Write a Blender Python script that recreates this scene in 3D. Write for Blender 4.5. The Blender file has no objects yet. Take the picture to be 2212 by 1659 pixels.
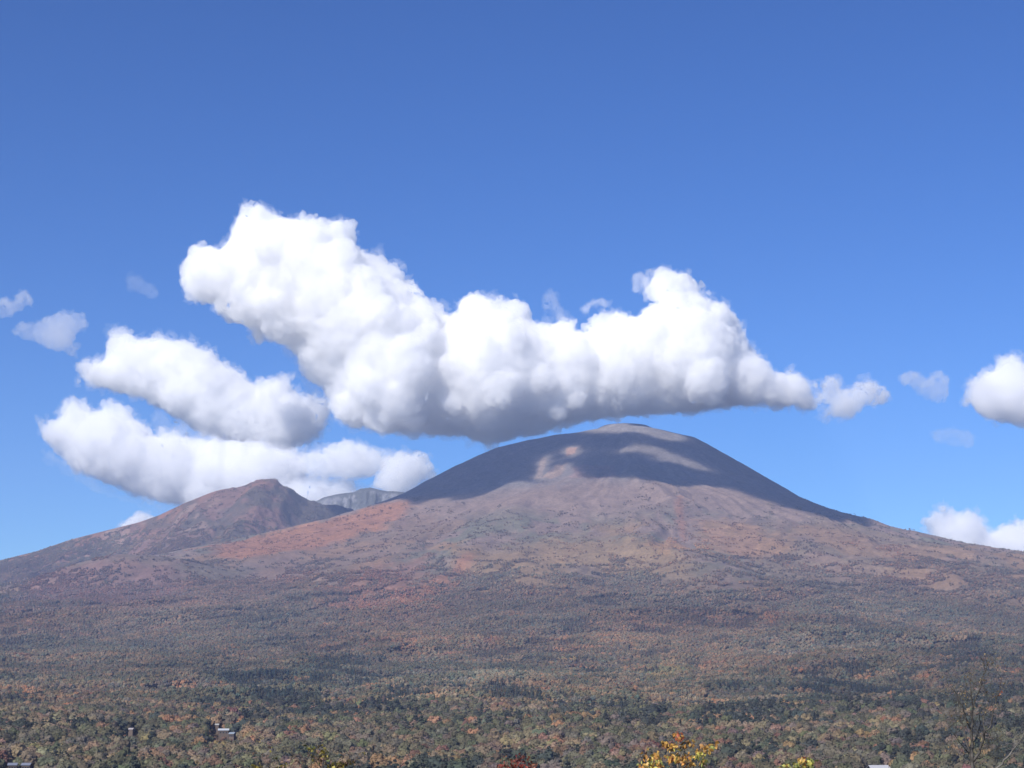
import bpy, bmesh, math, random
import numpy as np
from mathutils import Vector, noise as mnoise

random.seed(7)
RNG = np.random.default_rng(11)
R = math.radians
scene = bpy.context.scene
COL = scene.collection

# ------------------------------------------------------------------ camera
FPX = 4066.0                       # focal length in units of a 2212 px wide frame
PITCH = R(10.0)
cam_d = bpy.data.cameras.new("camera")
cam_d.sensor_width = 36.0
cam_d.lens = 36.0 * FPX / 2212.0
cam_d.clip_start = 0.5
cam_d.clip_end = 60000
cam = bpy.data.objects.new("camera", cam_d)
COL.objects.link(cam)
cam.location = (0, 0, 0)
cam.rotation_euler = (math.pi / 2 + PITCH, 0, 0)
scene.camera = cam

# ------------------------------------------------------------------ sun and sky
SUN_EL, SUN_AZ = R(41.0), R(38.0)  # azimuth: how far left of straight behind the camera
SUN = np.array([-math.sin(SUN_AZ) * math.cos(SUN_EL), -math.cos(SUN_AZ) * math.cos(SUN_EL), math.sin(SUN_EL)])
sl = bpy.data.lights.new("sun", 'SUN')
sl.energy = 5.0
sl.angle = R(0.53)
sl.color = (1.0, 0.95, 0.88)
so = bpy.data.objects.new("sun", sl)
COL.objects.link(so)
so.rotation_euler = Vector(SUN).to_track_quat('Z', 'Y').to_euler()

w = bpy.data.worlds.new("World")
scene.world = w
w.use_nodes = True
nt = w.node_tree
nt.nodes.clear()
sky = nt.nodes.new('ShaderNodeTexSky')
sky.sky_type = 'NISHITA'
sky.sun_disc = False
sky.sun_elevation = SUN_EL
sky.sun_rotation = math.atan2(SUN[0], SUN[1])
sky.altitude = 1000
sky.air_density = 1.0
sky.dust_density = 0.4
sky.ozone_density = 3.0
hs = nt.nodes.new('ShaderNodeHueSaturation')
hs.inputs['Saturation'].default_value = 1.17
gm = nt.nodes.new('ShaderNodeGamma'); gm.inputs['Gamma'].default_value = 1.36   # deeper blue towards the zenith
bg = nt.nodes.new('ShaderNodeBackground')
bg.inputs['Strength'].default_value = 0.054
wo = nt.nodes.new('ShaderNodeOutputWorld')
nt.links.new(sky.outputs[0], hs.inputs['Color'])
nt.links.new(hs.outputs[0], gm.inputs['Color'])
tn = nt.nodes.new('ShaderNodeVectorMath'); tn.operation = 'MULTIPLY'
tn.inputs[1].default_value = (.68, .82, 1.03)
nt.links.new(gm.outputs[0], tn.inputs[0])
nt.links.new(tn.outputs[0], bg.inputs['Color'])
nt.links.new(bg.outputs[0], wo.inputs['Surface'])

scene.view_settings.view_transform = 'Standard'
scene.view_settings.look = 'None'
scene.view_settings.exposure = 0.35
scene.view_settings.gamma = 1.0
scene.render.engine = 'CYCLES'
cy = scene.cycles
cy.max_bounces = 36
cy.diffuse_bounces = 2
cy.glossy_bounces = 1
cy.transmission_bounces = 2
cy.volume_bounces = 28
cy.transparent_max_bounces = 64
cy.use_denoising = True
cy.caustics_reflective = False
cy.caustics_refractive = False


# ------------------------------------------------------------------ helpers
def px(u, v, Y):
    """world point at depth Y seen at (u, v) of a 2212 x 1659 frame"""
    a = (u - 1106.0) / FPX
    b = (829.5 - v) / FPX
    d = np.array([a, math.cos(PITCH) - b * math.sin(PITCH), math.sin(PITCH) + b * math.cos(PITCH)])
    return d * (Y / d[1])


def tag(o, label=None, cat=None, group=None, kind=None):
    if label: o['label'] = label
    if cat: o['category'] = cat
    if group: o['group'] = group
    if kind: o['kind'] = kind
    return o


def link_mesh(name, verts, faces, mat=None, parent=None, smooth=False):
    me = bpy.data.meshes.new(name)
    me.from_pydata([tuple(v) for v in verts], [], [tuple(f) for f in faces])
    if mat: me.materials.append(mat)
    if smooth: me.polygons.foreach_set('use_smooth', [True] * len(me.polygons))
    o = bpy.data.objects.new(name, me)
    COL.objects.link(o)
    if parent: o.parent = parent
    return o


def empty(name, loc):
    o = bpy.data.objects.new(name, None)
    o.empty_display_size = 0.5
    o.location = loc
    COL.objects.link(o)
    return o


def hash2(ix, iy, seed):
    h = (ix.astype(np.int64) * 374761393 + iy.astype(np.int64) * 668265263 + seed * 1442695041) & 0x7fffffff
    h = ((h ^ (h >> 13)) * 1274126177) & 0x7fffffff
    h = (h ^ (h >> 16)) & 0xffff
    return h / 65535.0


def vnoise(x, y, seed=0):
    x = np.asarray(x, float); y = np.asarray(y, float)
    ix = np.floor(x); iy = np.floor(y)
    fx = x - ix; fy = y - iy
    fx = fx * fx * fx * (fx * (fx * 6 - 15) + 10); fy = fy * fy * fy * (fy * (fy * 6 - 15) + 10)
    a = hash2(ix, iy, seed); b = hash2(ix + 1, iy, seed)
    c = hash2(ix, iy + 1, seed); d = hash2(ix + 1, iy + 1, seed)
    return (a * (1 - fx) + b * fx) * (1 - fy) + (c * (1 - fx) + d * fx) * fy


def fbm(x, y, oct=4, seed=0, gain=0.5):
    s = 0; a = 1.0; t = 0
    for k in range(oct):
        s = s + a * (vnoise(x * 2 ** k + 17.3 * k, y * 2 ** k - 9.1 * k, seed + k) - 0.5) * 2
        t += a; a *= gain
    return s / t


def sstep(a, b, x):
    t = np.clip((x - a) / (b - a), 0, 1)
    return t * t * (3 - 2 * t)


def edge_dist(P, poly):
    """signed distance (positive inside) of points P (n,2) to a polygon"""
    P = np.asarray(P, float); Q = np.asarray(poly, float)
    n = len(Q)
    best = np.full(len(P), 1e18); inside = np.zeros(len(P), bool)
    for i in range(n):
        a = Q[i]; b = Q[(i + 1) % n]
        ab = b - a; L = (ab ** 2).sum() + 1e-9
        t = np.clip(((P - a) @ ab) / L, 0, 1)
        d = ((P - (a + t[:, None] * ab)) ** 2).sum(1)
        best = np.minimum(best, d)
        cond = (a[1] > P[:, 1]) != (b[1] > P[:, 1])
        xi = (b[0] - a[0]) * (P[:, 1] - a[1]) / ((b[1] - a[1]) if b[1] != a[1] else 1e-9) + a[0]
        inside ^= cond & (P[:, 0] < xi)
    d = np.sqrt(best)
    return np.where(inside, d, -d)


# ------------------------------------------------------------------ materials
def nodes(name):
    m = bpy.data.materials.new(name)
    m.use_nodes = True
    t = m.node_tree
    t.nodes.clear()
    out = t.nodes.new('ShaderNodeOutputMaterial')
    return m, t, out


def mat_plain(name, col, rough=0.8, nscale=3.0, namp=0.25, spec=0.3, bump=0.0, trans=0.0):
    m, t, out = nodes(name)
    b = t.nodes.new('ShaderNodeBsdfPrincipled')
    b.inputs['Roughness'].default_value = rough
    b.inputs['Specular IOR Level'].default_value = spec
    tc = t.nodes.new('ShaderNodeTexCoord')
    n = t.nodes.new('ShaderNodeTexNoise'); n.inputs['Scale'].default_value = nscale; n.inputs['Detail'].default_value = 5
    t.links.new(tc.outputs['Object'], n.inputs['Vector'])
    mr = t.nodes.new('ShaderNodeMapRange')
    mr.inputs['From Min'].default_value = 0.3; mr.inputs['From Max'].default_value = 0.7
    mr.inputs['To Min'].default_value = 1 - namp; mr.inputs['To Max'].default_value = 1 + namp
    t.links.new(n.outputs['Fac'], mr.inputs['Value'])
    vm = t.nodes.new('ShaderNodeVectorMath'); vm.operation = 'SCALE'
    vm.inputs[0].default_value = col
    t.links.new(mr.outputs['Result'], vm.inputs['Scale'])
    t.links.new(vm.outputs[0], b.inputs['Base Color'])
    if bump:
        bp = t.nodes.new('ShaderNodeBump'); bp.inputs['Strength'].default_value = bump; bp.inputs['Distance'].default_value = 0.05
        t.links.new(n.outputs['Fac'], bp.inputs['Height']); t.links.new(bp.outputs[0], b.inputs['Normal'])
    sh = b.outputs[0]
    if trans:
        tr = t.nodes.new('ShaderNodeBsdfTranslucent')
        t.links.new(vm.outputs[0], tr.inputs['Color'])
        mx = t.nodes.new('ShaderNodeMixShader'); mx.inputs[0].default_value = trans
        t.links.new(b.outputs[0], mx.inputs[1]); t.links.new(tr.outputs[0], mx.inputs[2]); sh = mx.outputs[0]
    t.links.new(sh, out.inputs['Surface'])
    return m


def mat_terrain(name, scale=0.02, bumpd=6.0):
    """albedo comes from the 'tint' attribute, broken up by fine noise"""
    m, t, out = nodes(name)
    b = t.nodes.new('ShaderNodeBsdfPrincipled')
    b.inputs['Roughness'].default_value = 0.95
    b.inputs['Specular IOR Level'].default_value = 0.1
    at = t.nodes.new('ShaderNodeAttribute'); at.attribute_name = 'tint'
    ge = t.nodes.new('ShaderNodeNewGeometry')
    n = t.nodes.new('ShaderNodeTexNoise'); n.inputs['Scale'].default_value = scale; n.inputs['Detail'].default_value = 6; n.inputs['Roughness'].default_value = 0.7
    t.links.new(ge.outputs['Position'], n.inputs['Vector'])
    mr = t.nodes.new('ShaderNodeMapRange')
    mr.inputs['From Min'].default_value = 0.3; mr.inputs['From Max'].default_value = 0.7
    mr.inputs['To Min'].default_value = 0.8; mr.inputs['To Max'].default_value = 1.2
    t.links.new(n.outputs['Fac'], mr.inputs['Value'])
    n2 = t.nodes.new('ShaderNodeTexNoise'); n2.inputs['Scale'].default_value = scale * 4.5; n2.inputs['Detail'].default_value = 4; n2.inputs['Roughness'].default_value = 0.75
    t.links.new(ge.outputs['Position'], n2.inputs['Vector'])
    m2 = t.nodes.new('ShaderNodeMapRange')
    m2.inputs['From Min'].default_value = 0.32; m2.inputs['From Max'].default_value = 0.68
    m2.inputs['To Min'].default_value = 0.70; m2.inputs['To Max'].default_value = 1.30
    t.links.new(n2.outputs['Fac'], m2.inputs['Value'])
    mm = t.nodes.new('ShaderNodeMath'); mm.operation = 'MULTIPLY'
    t.links.new(mr.outputs['Result'], mm.inputs[0]); t.links.new(m2.outputs['Result'], mm.inputs[1])
    vm = t.nodes.new('ShaderNodeVectorMath'); vm.operation = 'SCALE'
    t.links.new(at.outputs['Color'], vm.inputs[0]); t.links.new(mm.outputs[0], vm.inputs['Scale'])
    t.links.new(vm.outputs[0], b.inputs['Base Color'])
    bp = t.nodes.new('ShaderNodeBump'); bp.inputs['Strength'].default_value = 1.0; bp.inputs['Distance'].default_value = bumpd
    t.links.new(n.outputs['Fac'], bp.inputs['Height']); t.links.new(bp.outputs[0], b.inputs['Normal'])
    t.links.new(b.outputs[0], out.inputs['Surface'])
    return m


def mat_crown(name):
    """tree colour: 'tint' of the instance or object, 'var' of each tree inside a clump"""
    m, t, out = nodes(name)
    b = t.nodes.new('ShaderNodeBsdfPrincipled')
    b.inputs['Roughness'].default_value = 0.9
    b.inputs['Specular IOR Level'].default_value = 0.1
    at = t.nodes.new('ShaderNodeAttribute'); at.attribute_type = 'INSTANCER'; at.attribute_name = 'tint'
    va = t.nodes.new('ShaderNodeAttribute'); va.attribute_name = 'var'
    vm = t.nodes.new('ShaderNodeVectorMath'); vm.operation = 'MULTIPLY'
    t.links.new(at.outputs['Vector'], vm.inputs[0]); t.links.new(va.outputs['Vector'], vm.inputs[1])
    tc = t.nodes.new('ShaderNodeTexCoord')
    n = t.nodes.new('ShaderNodeTexNoise'); n.inputs['Scale'].default_value = 1.1; n.inputs['Detail'].default_value = 3
    t.links.new(tc.outputs['Object'], n.inputs['Vector'])
    mr = t.nodes.new('ShaderNodeMapRange')
    mr.inputs['From Min'].default_value = 0.3; mr.inputs['From Max'].default_value = 0.7
    mr.inputs['To Min'].default_value = 0.72; mr.inputs['To Max'].default_value = 1.28
    t.links.new(n.outputs['Fac'], mr.inputs['Value'])
    v2 = t.nodes.new('ShaderNodeVectorMath'); v2.operation = 'SCALE'
    t.links.new(vm.outputs[0], v2.inputs[0]); t.links.new(mr.outputs['Result'], v2.inputs['Scale'])
    t.links.new(v2.outputs[0], b.inputs['Base Color'])
    t.links.new(b.outputs[0], out.inputs['Surface'])
    return m


def mat_cloud(name, density, skin=0.06):
    m, t, out = nodes(name)
    tr = t.nodes.new('ShaderNodeBsdfTransparent')
    df = t.nodes.new('ShaderNodeBsdfDiffuse'); df.inputs['Color'].default_value = (0.95, 0.95, 0.97, 1)
    mx = t.nodes.new('ShaderNodeMixShader'); mx.inputs[0].default_value = skin
    t.links.new(tr.outputs[0], mx.inputs[1]); t.links.new(df.outputs[0], mx.inputs[2])
    t.links.new(mx.outputs[0], out.inputs['Surface'])
    v = t.nodes.new('ShaderNodeVolumeScatter')
    v.inputs['Color'].default_value = (1, 1, 1, 1)
    v.inputs['Density'].default_value = density
    v.inputs['Anisotropy'].default_value = 0.0
    t.links.new(v.outputs[0], out.inputs['Volume'])
    return m


M_GROUND = mat_terrain('terrain_soil')
M_ROCK = mat_terrain('ridge_rock', 0.03, 8.0)
M_CROWN = mat_crown('tree_foliage')

# ------------------------------------------------------------------ the mountain: heights
YS = 9500.0


def side(u, v):
    p = px(u, v, YS)
    return p[0], p[2]


XS = side(1352, 915)[0]
RIGHT = [(1352, 915), (1400, 920), (1450, 934), (1485, 943), (1505, 947), (1530, 960), (1580, 988), (1640, 1022), (1700, 1056),
         (1760, 1087), (1810, 1104), (1860, 1120), (1920, 1136), (1980, 1151), (2060, 1168), (2140, 1184), (2212, 1197)]
LEFT = [(1352, 915), (1300, 921), (1250, 935), (1195, 940), (1130, 953), (1070, 968), (1030, 985), (980, 1008), (930, 1034), (870, 1066),
        (830, 1082), (760, 1104), (650, 1135), (560, 1153), (450, 1176), (350, 1196), (200, 1228), (0, 1262)]
tR = np.array([side(*p) for p in RIGHT]); tL = np.array([side(*p) for p in LEFT])
rR = tR[:, 0] - XS; rL = XS - tL[:, 0]
rR = np.append(rR, [3500, 5000, 9000]); zR0 = np.append(tR[:, 1], [600, 420, 250])
rL = np.append(rL, [5000, 6500, 9000]); zL0 = np.append(tL[:, 1], [380, 300, 200])
adjR = np.zeros(len(rR)); adjL = np.zeros(len(rL))
rF = np.array([0, 120, 300, 700, 1100, 1500, 2000, 2700, 3500, 4500, 5500, 6500, 7500, 8300, 8700, 9100, 9500, 11000.])
zF = np.array([1475, 1462, 1405, 1205, 1030, 885, 722, 545, 388, 238, 130, 50, -2, -36, -50, -34, -9, -8.])


def z_main(x, y, detail=True):
    x = np.asarray(x, float); y = np.asarray(y, float)
    dx = x - XS; dy = YS - y
    r = np.sqrt(dx * dx + dy * dy) + 1e-6
    zr = np.interp(r, rR, zR0 + adjR); zl = np.interp(r, rL, zL0 + adjL)
    zlat = zr * sstep(-0.15, 0.15, dx / r) + zl * (1 - sstep(-0.15, 0.15, dx / r))
    zfr = np.interp(r, rF, zF)
    c = np.clip(np.abs(dy) / r, 0, 1)
    wgt = sstep(0.0, 1.0, c ** 1.2)
    wgt = np.where(r > 6500, np.maximum(wgt, sstep(6500, 8500, r)), wgt)
    near = sstep(150, 350, r)
    wgt = wgt * near
    z = zlat * (1 - wgt) + zfr * wgt
    if detail:
        phi = np.arctan2(dx, dy)
        front = sstep(0.05, 0.5, dy / r)
        k = sstep(300, 1800, r) * (1 - 0.85 * sstep(5500, 8300, r))
        warp = 0.22 * fbm(x / 900, y / 900, 4, 5)
        g1 = fbm(phi * 9 + warp * 9, r / 5200, 3, 21)
        g2 = fbm(phi * 26 + warp * 26, r / 2600, 3, 31)
        ridg = 1 - np.abs(fbm(phi * 14 + warp * 14, r / 4200, 2, 41)) * 2
        z = z + k * front * (46 * g1 + 11 * g2 + 6 * (ridg - 0.6))
        z = z + k * (12 * fbm(x / 320, y / 320, 4, 51)) * sstep(0.02, 0.2, np.abs(dy) / r)
        z = z + 15 * sstep(3000, 4200, r) * (1 - sstep(7600, 8300, r)) * fbm(x / 520 + .0004 * y, y / 270, 4, 57)
        z = z + 3.0 * sstep(100, 400, r) * fbm(x / 70, y / 70, 3, 61) * sstep(0.02, 0.2, np.abs(dy) / r)
        for (bx, by, bh, bs) in BUMPS:
            z = z + bh * np.exp(-((x - bx) ** 2 + (y - by) ** 2) / (2 * bs * bs))
    return z


BUMPS = []
for (u, v, Y, h, s) in [(175, 1285, 7300, 70, 170), (310, 1285, 7200, 80, 150), (1500, 1020, 8900, 14, 120), (1370, 985, 9060, 26, 110)]:
    p = px(u, v, Y)
    BUMPS.append((p[0], p[1], h, s))

# fit the two lateral profiles so that the skyline stands where it should
for it in range(5):
    for (LST, sgn) in ((RIGHT, 1), (LEFT, -1)):
        for i, (u, v) in enumerate(LST):
            if i < 1: continue
            d = px(u, v, 1.0)
            ys = np.linspace(8300, 9900, 160)
            zz = z_main(d[0] * ys, ys)
            err = ((d[2] - (zz / ys).max()) * YS)
            if sgn > 0: adjR[i] += err * 0.8
            else: adjL[i] += err * 0.8


def hit(u, v, zf=None, y0=900, y1=9900):
    """where the sight line of (u, v) meets the mountain: world x, y"""
    d = px(u, v, 1.0)
    ys = np.arange(y0, y1, 6.0)
    zz = (zf or z_main)(d[0] * ys, ys)
    k = np.nonzero(zz >= d[2] * ys)[0]
    if len(k) == 0:
        k = [int(np.argmax(zz / ys))]
    return d[0] * ys[k[0]], ys[k[0]]


def wpoly(pts):
    return np.array([hit(*p) for p in pts])


# ------------------------------------------------------------------ albedo of the ground in world space
PATCH = [
    ([(0, 1235), (180, 1200), (420, 1200), (640, 1210), (600, 1300), (300, 1330), (0, 1330)], (.18, .135, .12), 160, .55),
    ([(560, 1180), (760, 1150), (900, 1110), (1000, 1130), (900, 1200), (700, 1260), (560, 1260)], (.235, .155, .12), 120, .6),
    ([(1000, 1180), (1250, 1150), (1500, 1190), (1560, 1260), (1350, 1300), (1100, 1290), (960, 1250)], (.24, .185, .125), 160, .55),
    ([(1560, 1120), (1750, 1130), (2000, 1170), (2212, 1200), (2212, 1290), (1900, 1280), (1650, 1240)], (.25, .175, .13), 140, .55),
    ([(860, 1390), (910, 1385), (905, 1405), (870, 1408)], (.30, .17, .11), 30, .55),
    ([(1390, 1440), (1450, 1430), (1460, 1470), (1400, 1480)], (.21, .19, .09), 60, .7),
    ([(1480, 1430), (1600, 1420), (1640, 1440), (1560, 1460)], (.21, .16, .11), 60, .4),
    # (outline, albedo, edge softness in metres, strength)
    ([(868, 1076), (790, 1098), (690, 1128), (560, 1158), (400, 1190), (500, 1210), (650, 1190), (750, 1162), (840, 1128), (900, 1092)], (.35, .17, .10), 80, .85),
    ([(845, 1312), (890, 1275), (940, 1245), (1020, 1195), (995, 1245), (945, 1290), (890, 1318)], (.30, .15, .095), 70, .8),
    ([(690, 1320), (740, 1260), (840, 1225), (930, 1195), (900, 1260), (830, 1315)], (.29, .145, .11), 90, .6),
    ([(1480, 1120), (1560, 1118), (1640, 1140), (1700, 1180), (1620, 1205), (1520, 1185)], (.36, .21, .12), 80, .6),
    ([(1390, 1178), (1450, 1160), (1490, 1185), (1440, 1200)], (.38, .22, .12), 30, .7),
    ([(1720, 1135), (1850, 1162), (2000, 1178), (2130, 1192), (2110, 1210), (1960, 1212), (1830, 1196), (1750, 1168)], (.30, .20, .135), 60, .7),
    ([(1200, 1170), (1330, 1170), (1500, 1200), (1480, 1250), (1300, 1240), (1180, 1210)], (.32, .21, .12), 90, .5),
    ([(1455, 1070), (1475, 1070), (1490, 1150), (1480, 1180), (1460, 1150)], (.32, .17, .12), 25, .7),
    ([(60, 1250), (150, 1225), (380, 1225), (400, 1290), (250, 1310), (60, 1300)], (.22, .13, .13), 90, .6),
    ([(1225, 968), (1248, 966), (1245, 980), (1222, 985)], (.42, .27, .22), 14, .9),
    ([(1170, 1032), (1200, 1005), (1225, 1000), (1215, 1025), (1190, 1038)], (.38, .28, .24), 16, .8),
    ([(1235, 1010), (1320, 1005), (1330, 1030), (1230, 1035)], (.27, .17, .16), 30, .6),
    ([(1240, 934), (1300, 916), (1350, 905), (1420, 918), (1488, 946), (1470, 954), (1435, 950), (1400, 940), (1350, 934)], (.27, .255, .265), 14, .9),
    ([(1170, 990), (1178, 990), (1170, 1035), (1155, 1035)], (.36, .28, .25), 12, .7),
]
CONIF = [  # dark evergreen stands
    [(640, 1294), (690, 1284), (750, 1290), (745, 1304), (680, 1302)],
    [(1370, 1178), (1400, 1160), (1450, 1158), (1480, 1165), (1440, 1190), (1390, 1192)],
    [(1500, 1210), (1560, 1195), (1640, 1205), (1660, 1235), (1580, 1245), (1510, 1235)],
    [(1640, 1170), (1720, 1175), (1740, 1205), (1660, 1205)],
    [(1850, 1205), (2060, 1210), (2060, 1222), (1850, 1218)],
    [(500, 1320), (560, 1310), (640, 1330), (600, 1350), (510, 1345)],
    [(1010, 1500), (1090, 1480), (1110, 1510), (1040, 1530)],
    [(1730, 1470), (1830, 1455), (1860, 1500), (1760, 1510)],
    [(1540, 1570), (1640, 1555), (1720, 1590), (1560, 1600)],
    [(2060, 1400), (2120, 1390), (2130, 1440), (2050, 1450)],
    [(700, 1430), (780, 1425), (790, 1455), (700, 1460)],
    [(900, 1265), (960, 1235), (990, 1255), (930, 1300)],
    [(1270, 1235), (1340, 1200), (1350, 1215), (1290, 1260)],
]
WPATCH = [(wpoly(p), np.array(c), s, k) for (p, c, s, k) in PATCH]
WCONIF = [wpoly(p) for p in CONIF]


def ground_color(x, y, z):
    n1 = fbm(x / 420, y / 700, 4, 71); n2 = fbm(x / 130, y / 240, 4, 81); n3 = fbm(x / 45, y / 70, 3, 91)
    # streaks run down the slope
    phi = np.arctan2(x - XS, YS - y); r = np.hypot(x - XS, YS - y)
    st = fbm(phi * 40 + .8 * n1, r / 500, 4, 101)
    zz = z + 70 * n1 + 45 * n2 + 22 * st
    ash = np.array([.165, .152, .16]); mauve = np.array([.205, .155, .14]); sage = np.array([.135, .13, .105]); tan = np.array([.235, .155, .095]); soil = np.array([.10, .075, .05])
    c = ash + 0 * x[..., None]
    def mix(c, d, t): return c * (1 - t[..., None]) + d * t[..., None]
    c = mix(c, mauve, 1 - sstep(950, 1080, zz))
    c = mix(c, sage, (1 - sstep(760, 930, zz)) * sstep(-.25, .25, n2 + .5 * st + .1))
    c = mix(c, tan, (1 - sstep(700, 860, zz)) * sstep(.0, .35, n1 + .6 * n2))
    c = mix(c, soil, 1 - sstep(250, 520, zz))
    P = np.stack([x.ravel(), y.ravel()], 1)
    jit = (60 * n2 + 40 * n3)
    for (poly, pc, s, k) in WPATCH:
        lo = poly.min(0) - 200; hi = poly.max(0) + 200
        sel = (P[:, 0] > lo[0]) & (P[:, 0] < hi[0]) & (P[:, 1] > lo[1]) & (P[:, 1] < hi[1])
        if not sel.any(): continue
        d = np.full(len(P), -1e4); d[sel] = edge_dist(P[sel], poly)
        d = d.reshape(x.shape)
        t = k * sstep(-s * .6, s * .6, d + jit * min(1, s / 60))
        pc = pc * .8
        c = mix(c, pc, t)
    return .85 * c * np.array([1.08, 1.03, .90]) * (1 + .14 * n3 + .07 * st)[..., None]


def grid_mesh(name, X, Y, Z, C, mat):
    nr, nc = X.shape
    me = bpy.data.meshes.new(name)
    idx = np.arange(nr * nc).reshape(nr, nc)
    f = np.stack([idx[:-1, :-1], idx[:-1, 1:], idx[1:, 1:], idx[1:, :-1]], -1).reshape(-1, 4)
    me.vertices.add(nr * nc); me.vertices.foreach_set('co', np.stack([X, Y, Z], -1).ravel())
    me.loops.add(f.size); me.loops.foreach_set('vertex_index', f.ravel())
    me.polygons.add(len(f)); me.polygons.foreach_set('loop_start', np.arange(0, f.size, 4))
    me.polygons.foreach_set('loop_total', np.full(len(f), 4))
    me.update(calc_edges=True)
    me.polygons.foreach_set('use_smooth', np.ones(len(f), bool))
    a = me.color_attributes.new('tint', 'FLOAT_COLOR', 'POINT')
    a.data.foreach_set('color', np.concatenate([C.reshape(-1, 3), np.ones((nr * nc, 1))], 1).ravel())
    me.materials.append(mat)
    o = bpy.data.objects.new(name, me); COL.objects.link(o)
    return o


tcols = np.concatenate([np.linspace(-.62, -.27, 40, endpoint=False), np.linspace(-.27, .27, 901), np.linspace(.27, .62, 41)[1:]])
yrows = np.concatenate([np.linspace(-400, 900, 40, endpoint=False), np.geomspace(900, 6500, 230, endpoint=False),
                        np.linspace(6500, 9700, 300, endpoint=False), np.linspace(9700, 11600, 40)])
T, Yg = np.meshgrid(tcols, yrows)
Xg = T * (Yg + 1500)
Zg = z_main(Xg, Yg)
Cg = ground_color(Xg, Yg, Zg)
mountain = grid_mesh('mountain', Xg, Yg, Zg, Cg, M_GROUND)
tag(mountain, 'broad bare volcano with a shaded grey summit and forested foot', 'mountain', kind='structure')

# ------------------------------------------------------------------ the ridge at the left and the rocky crest behind
YL, YB = 9900.0, 10800.0
LRIDGE = [(-600, 1330), (-250, 1262), (0, 1210), (80, 1190), (150, 1166), (220, 1148), (300, 1128), (345, 1112), (400, 1086), (440, 1070), (480, 1056), (520, 1051),
          (540, 1043), (562, 1035), (592, 1036), (606, 1043), (615, 1050), (632, 1054), (640, 1062), (652, 1072), (668, 1081), (690, 1086), (730, 1092), (800, 1110), (900, 1150), (1000, 1200)]
lp = np.array([px(u, v, YL) for u, v in LRIDGE])
BRIDGE = [(560, 1150), (640, 1105), (672, 1088), (700, 1074), (725, 1068), (745, 1065), (765, 1063), (778, 1056), (800, 1053), (820, 1058), (835, 1061), (850, 1061), (872, 1063), (900, 1068), (960, 1085), (1060, 1130)]
bp_ = np.array([px(u, v, YB) for u, v in BRIDGE])


def z_left(x, y):
    xc = x * YL / np.clip(y, 9000, 10500) if False else x
    s = np.interp(xc, lp[:, 0], lp[:, 2])
    d = YL - y
    crest = s
    rid = fbm(x / 260, y / 900, 3, 121)
    n = fbm(x / 150, y / 200, 4, 131)
    spur = 1 - np.abs(fbm((x + .35 * d) / 330, y / 1500, 3, 141)) * 2
    down = 0.40 * np.abs(d) + 0.0
    k = sstep(0, 260, np.abs(d))
    z = crest - down + k * (45 * rid + 22 * n + 40 * (spur - .6))
    # a spur that comes down from the peak towards the viewer; its right flank falls off steeply
    xp = -1270 + .15 * d
    z = z + (9 * fbm(x / 55, y / 90, 3, 145) + 5 * fbm(x / 18, y / 30, 2, 147)) * sstep(-420, -100, x - xp)
    side_ = sstep(40, 420, x - xp)
    z = z - side_ * k * 75 * np.exp(-((x - xp - 400) / 500.0) ** 2)
    z = z + 55 * np.exp(-((x - xp) / 130.0) ** 2) * sstep(0, 200, d) * (1 - sstep(500, 900, d))
    return z


def z_back(x, y):
    s = np.interp(x, bp_[:, 0], bp_[:, 2])
    d = YB - y
    k = sstep(0, 60, np.abs(d))
    gul = np.abs(fbm(x / 75, y / 400, 3, 151))
    n = fbm(x / 40, y / 40, 4, 161)
    cliff = np.where(d > 0, 0.95 * np.minimum(d, 260) + 0.35 * np.maximum(d - 260, 0), -0.35 * d)
    return s - cliff + k * (-50 * gul + 10 * n + 8)


def patch_grid(name, xs, ys, zf, cf, mat):
    X, Y = np.meshgrid(xs, ys)
    Z = zf(X, Y)
    return grid_mesh(name, X, Y, Z, cf(X, Y, Z), mat)


def col_left(x, y, z):
    n1 = fbm(x / 260, y / 400, 4, 171); n2 = fbm(x / 70, y / 120, 4, 181)
    base = np.array([.185, .13, .11]) + 0 * x[..., None]
    dark = np.array([.085, .09, .075]); rust = np.array([.27, .155, .105]); pale = np.array([.36, .28, .24])
    def mix(c, d, t): return c * (1 - t[..., None]) + d * t[..., None]
    d = YL - y
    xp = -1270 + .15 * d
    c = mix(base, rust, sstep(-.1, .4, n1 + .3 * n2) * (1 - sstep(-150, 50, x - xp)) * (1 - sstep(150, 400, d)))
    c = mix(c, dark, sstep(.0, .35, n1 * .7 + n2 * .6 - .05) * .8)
    c = mix(c, dark, sstep(40, 160, x - xp + 90 * n2) * .85)  # woods plus painted shade: right flank darkened as the side away from the sun
    c = mix(c, pale, sstep(.25, .4, n2 - n1 * .4) * .5 * (1 - sstep(-350, -200, x - xp)))
    return c * np.array([.90, .78, .70])


def col_back(x, y, z):
    n2 = fbm(x / 55, y / 90, 4, 191); n3 = fbm(x / 18, y / 40, 3, 201)
    c = np.array([.19, .19, .195]) + 0 * x[..., None]
    dark = np.array([.10, .105, .10])
    gul = np.abs(fbm(x / 75 + .5 * n2, y / 160 + .5 * n3, 4, 151))
    t = np.clip(sstep(.14, .36, gul + .35 * n3) + sstep(.12, .3, n2) * .8, 0, 1)
    d = YB - y
    t = np.maximum(t, 1 - sstep(8, 26, d)); t = np.maximum(t, sstep(230, 280, d + 30 * n2))
    return c * (1 - t[..., None]) + dark * t[..., None]


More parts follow.
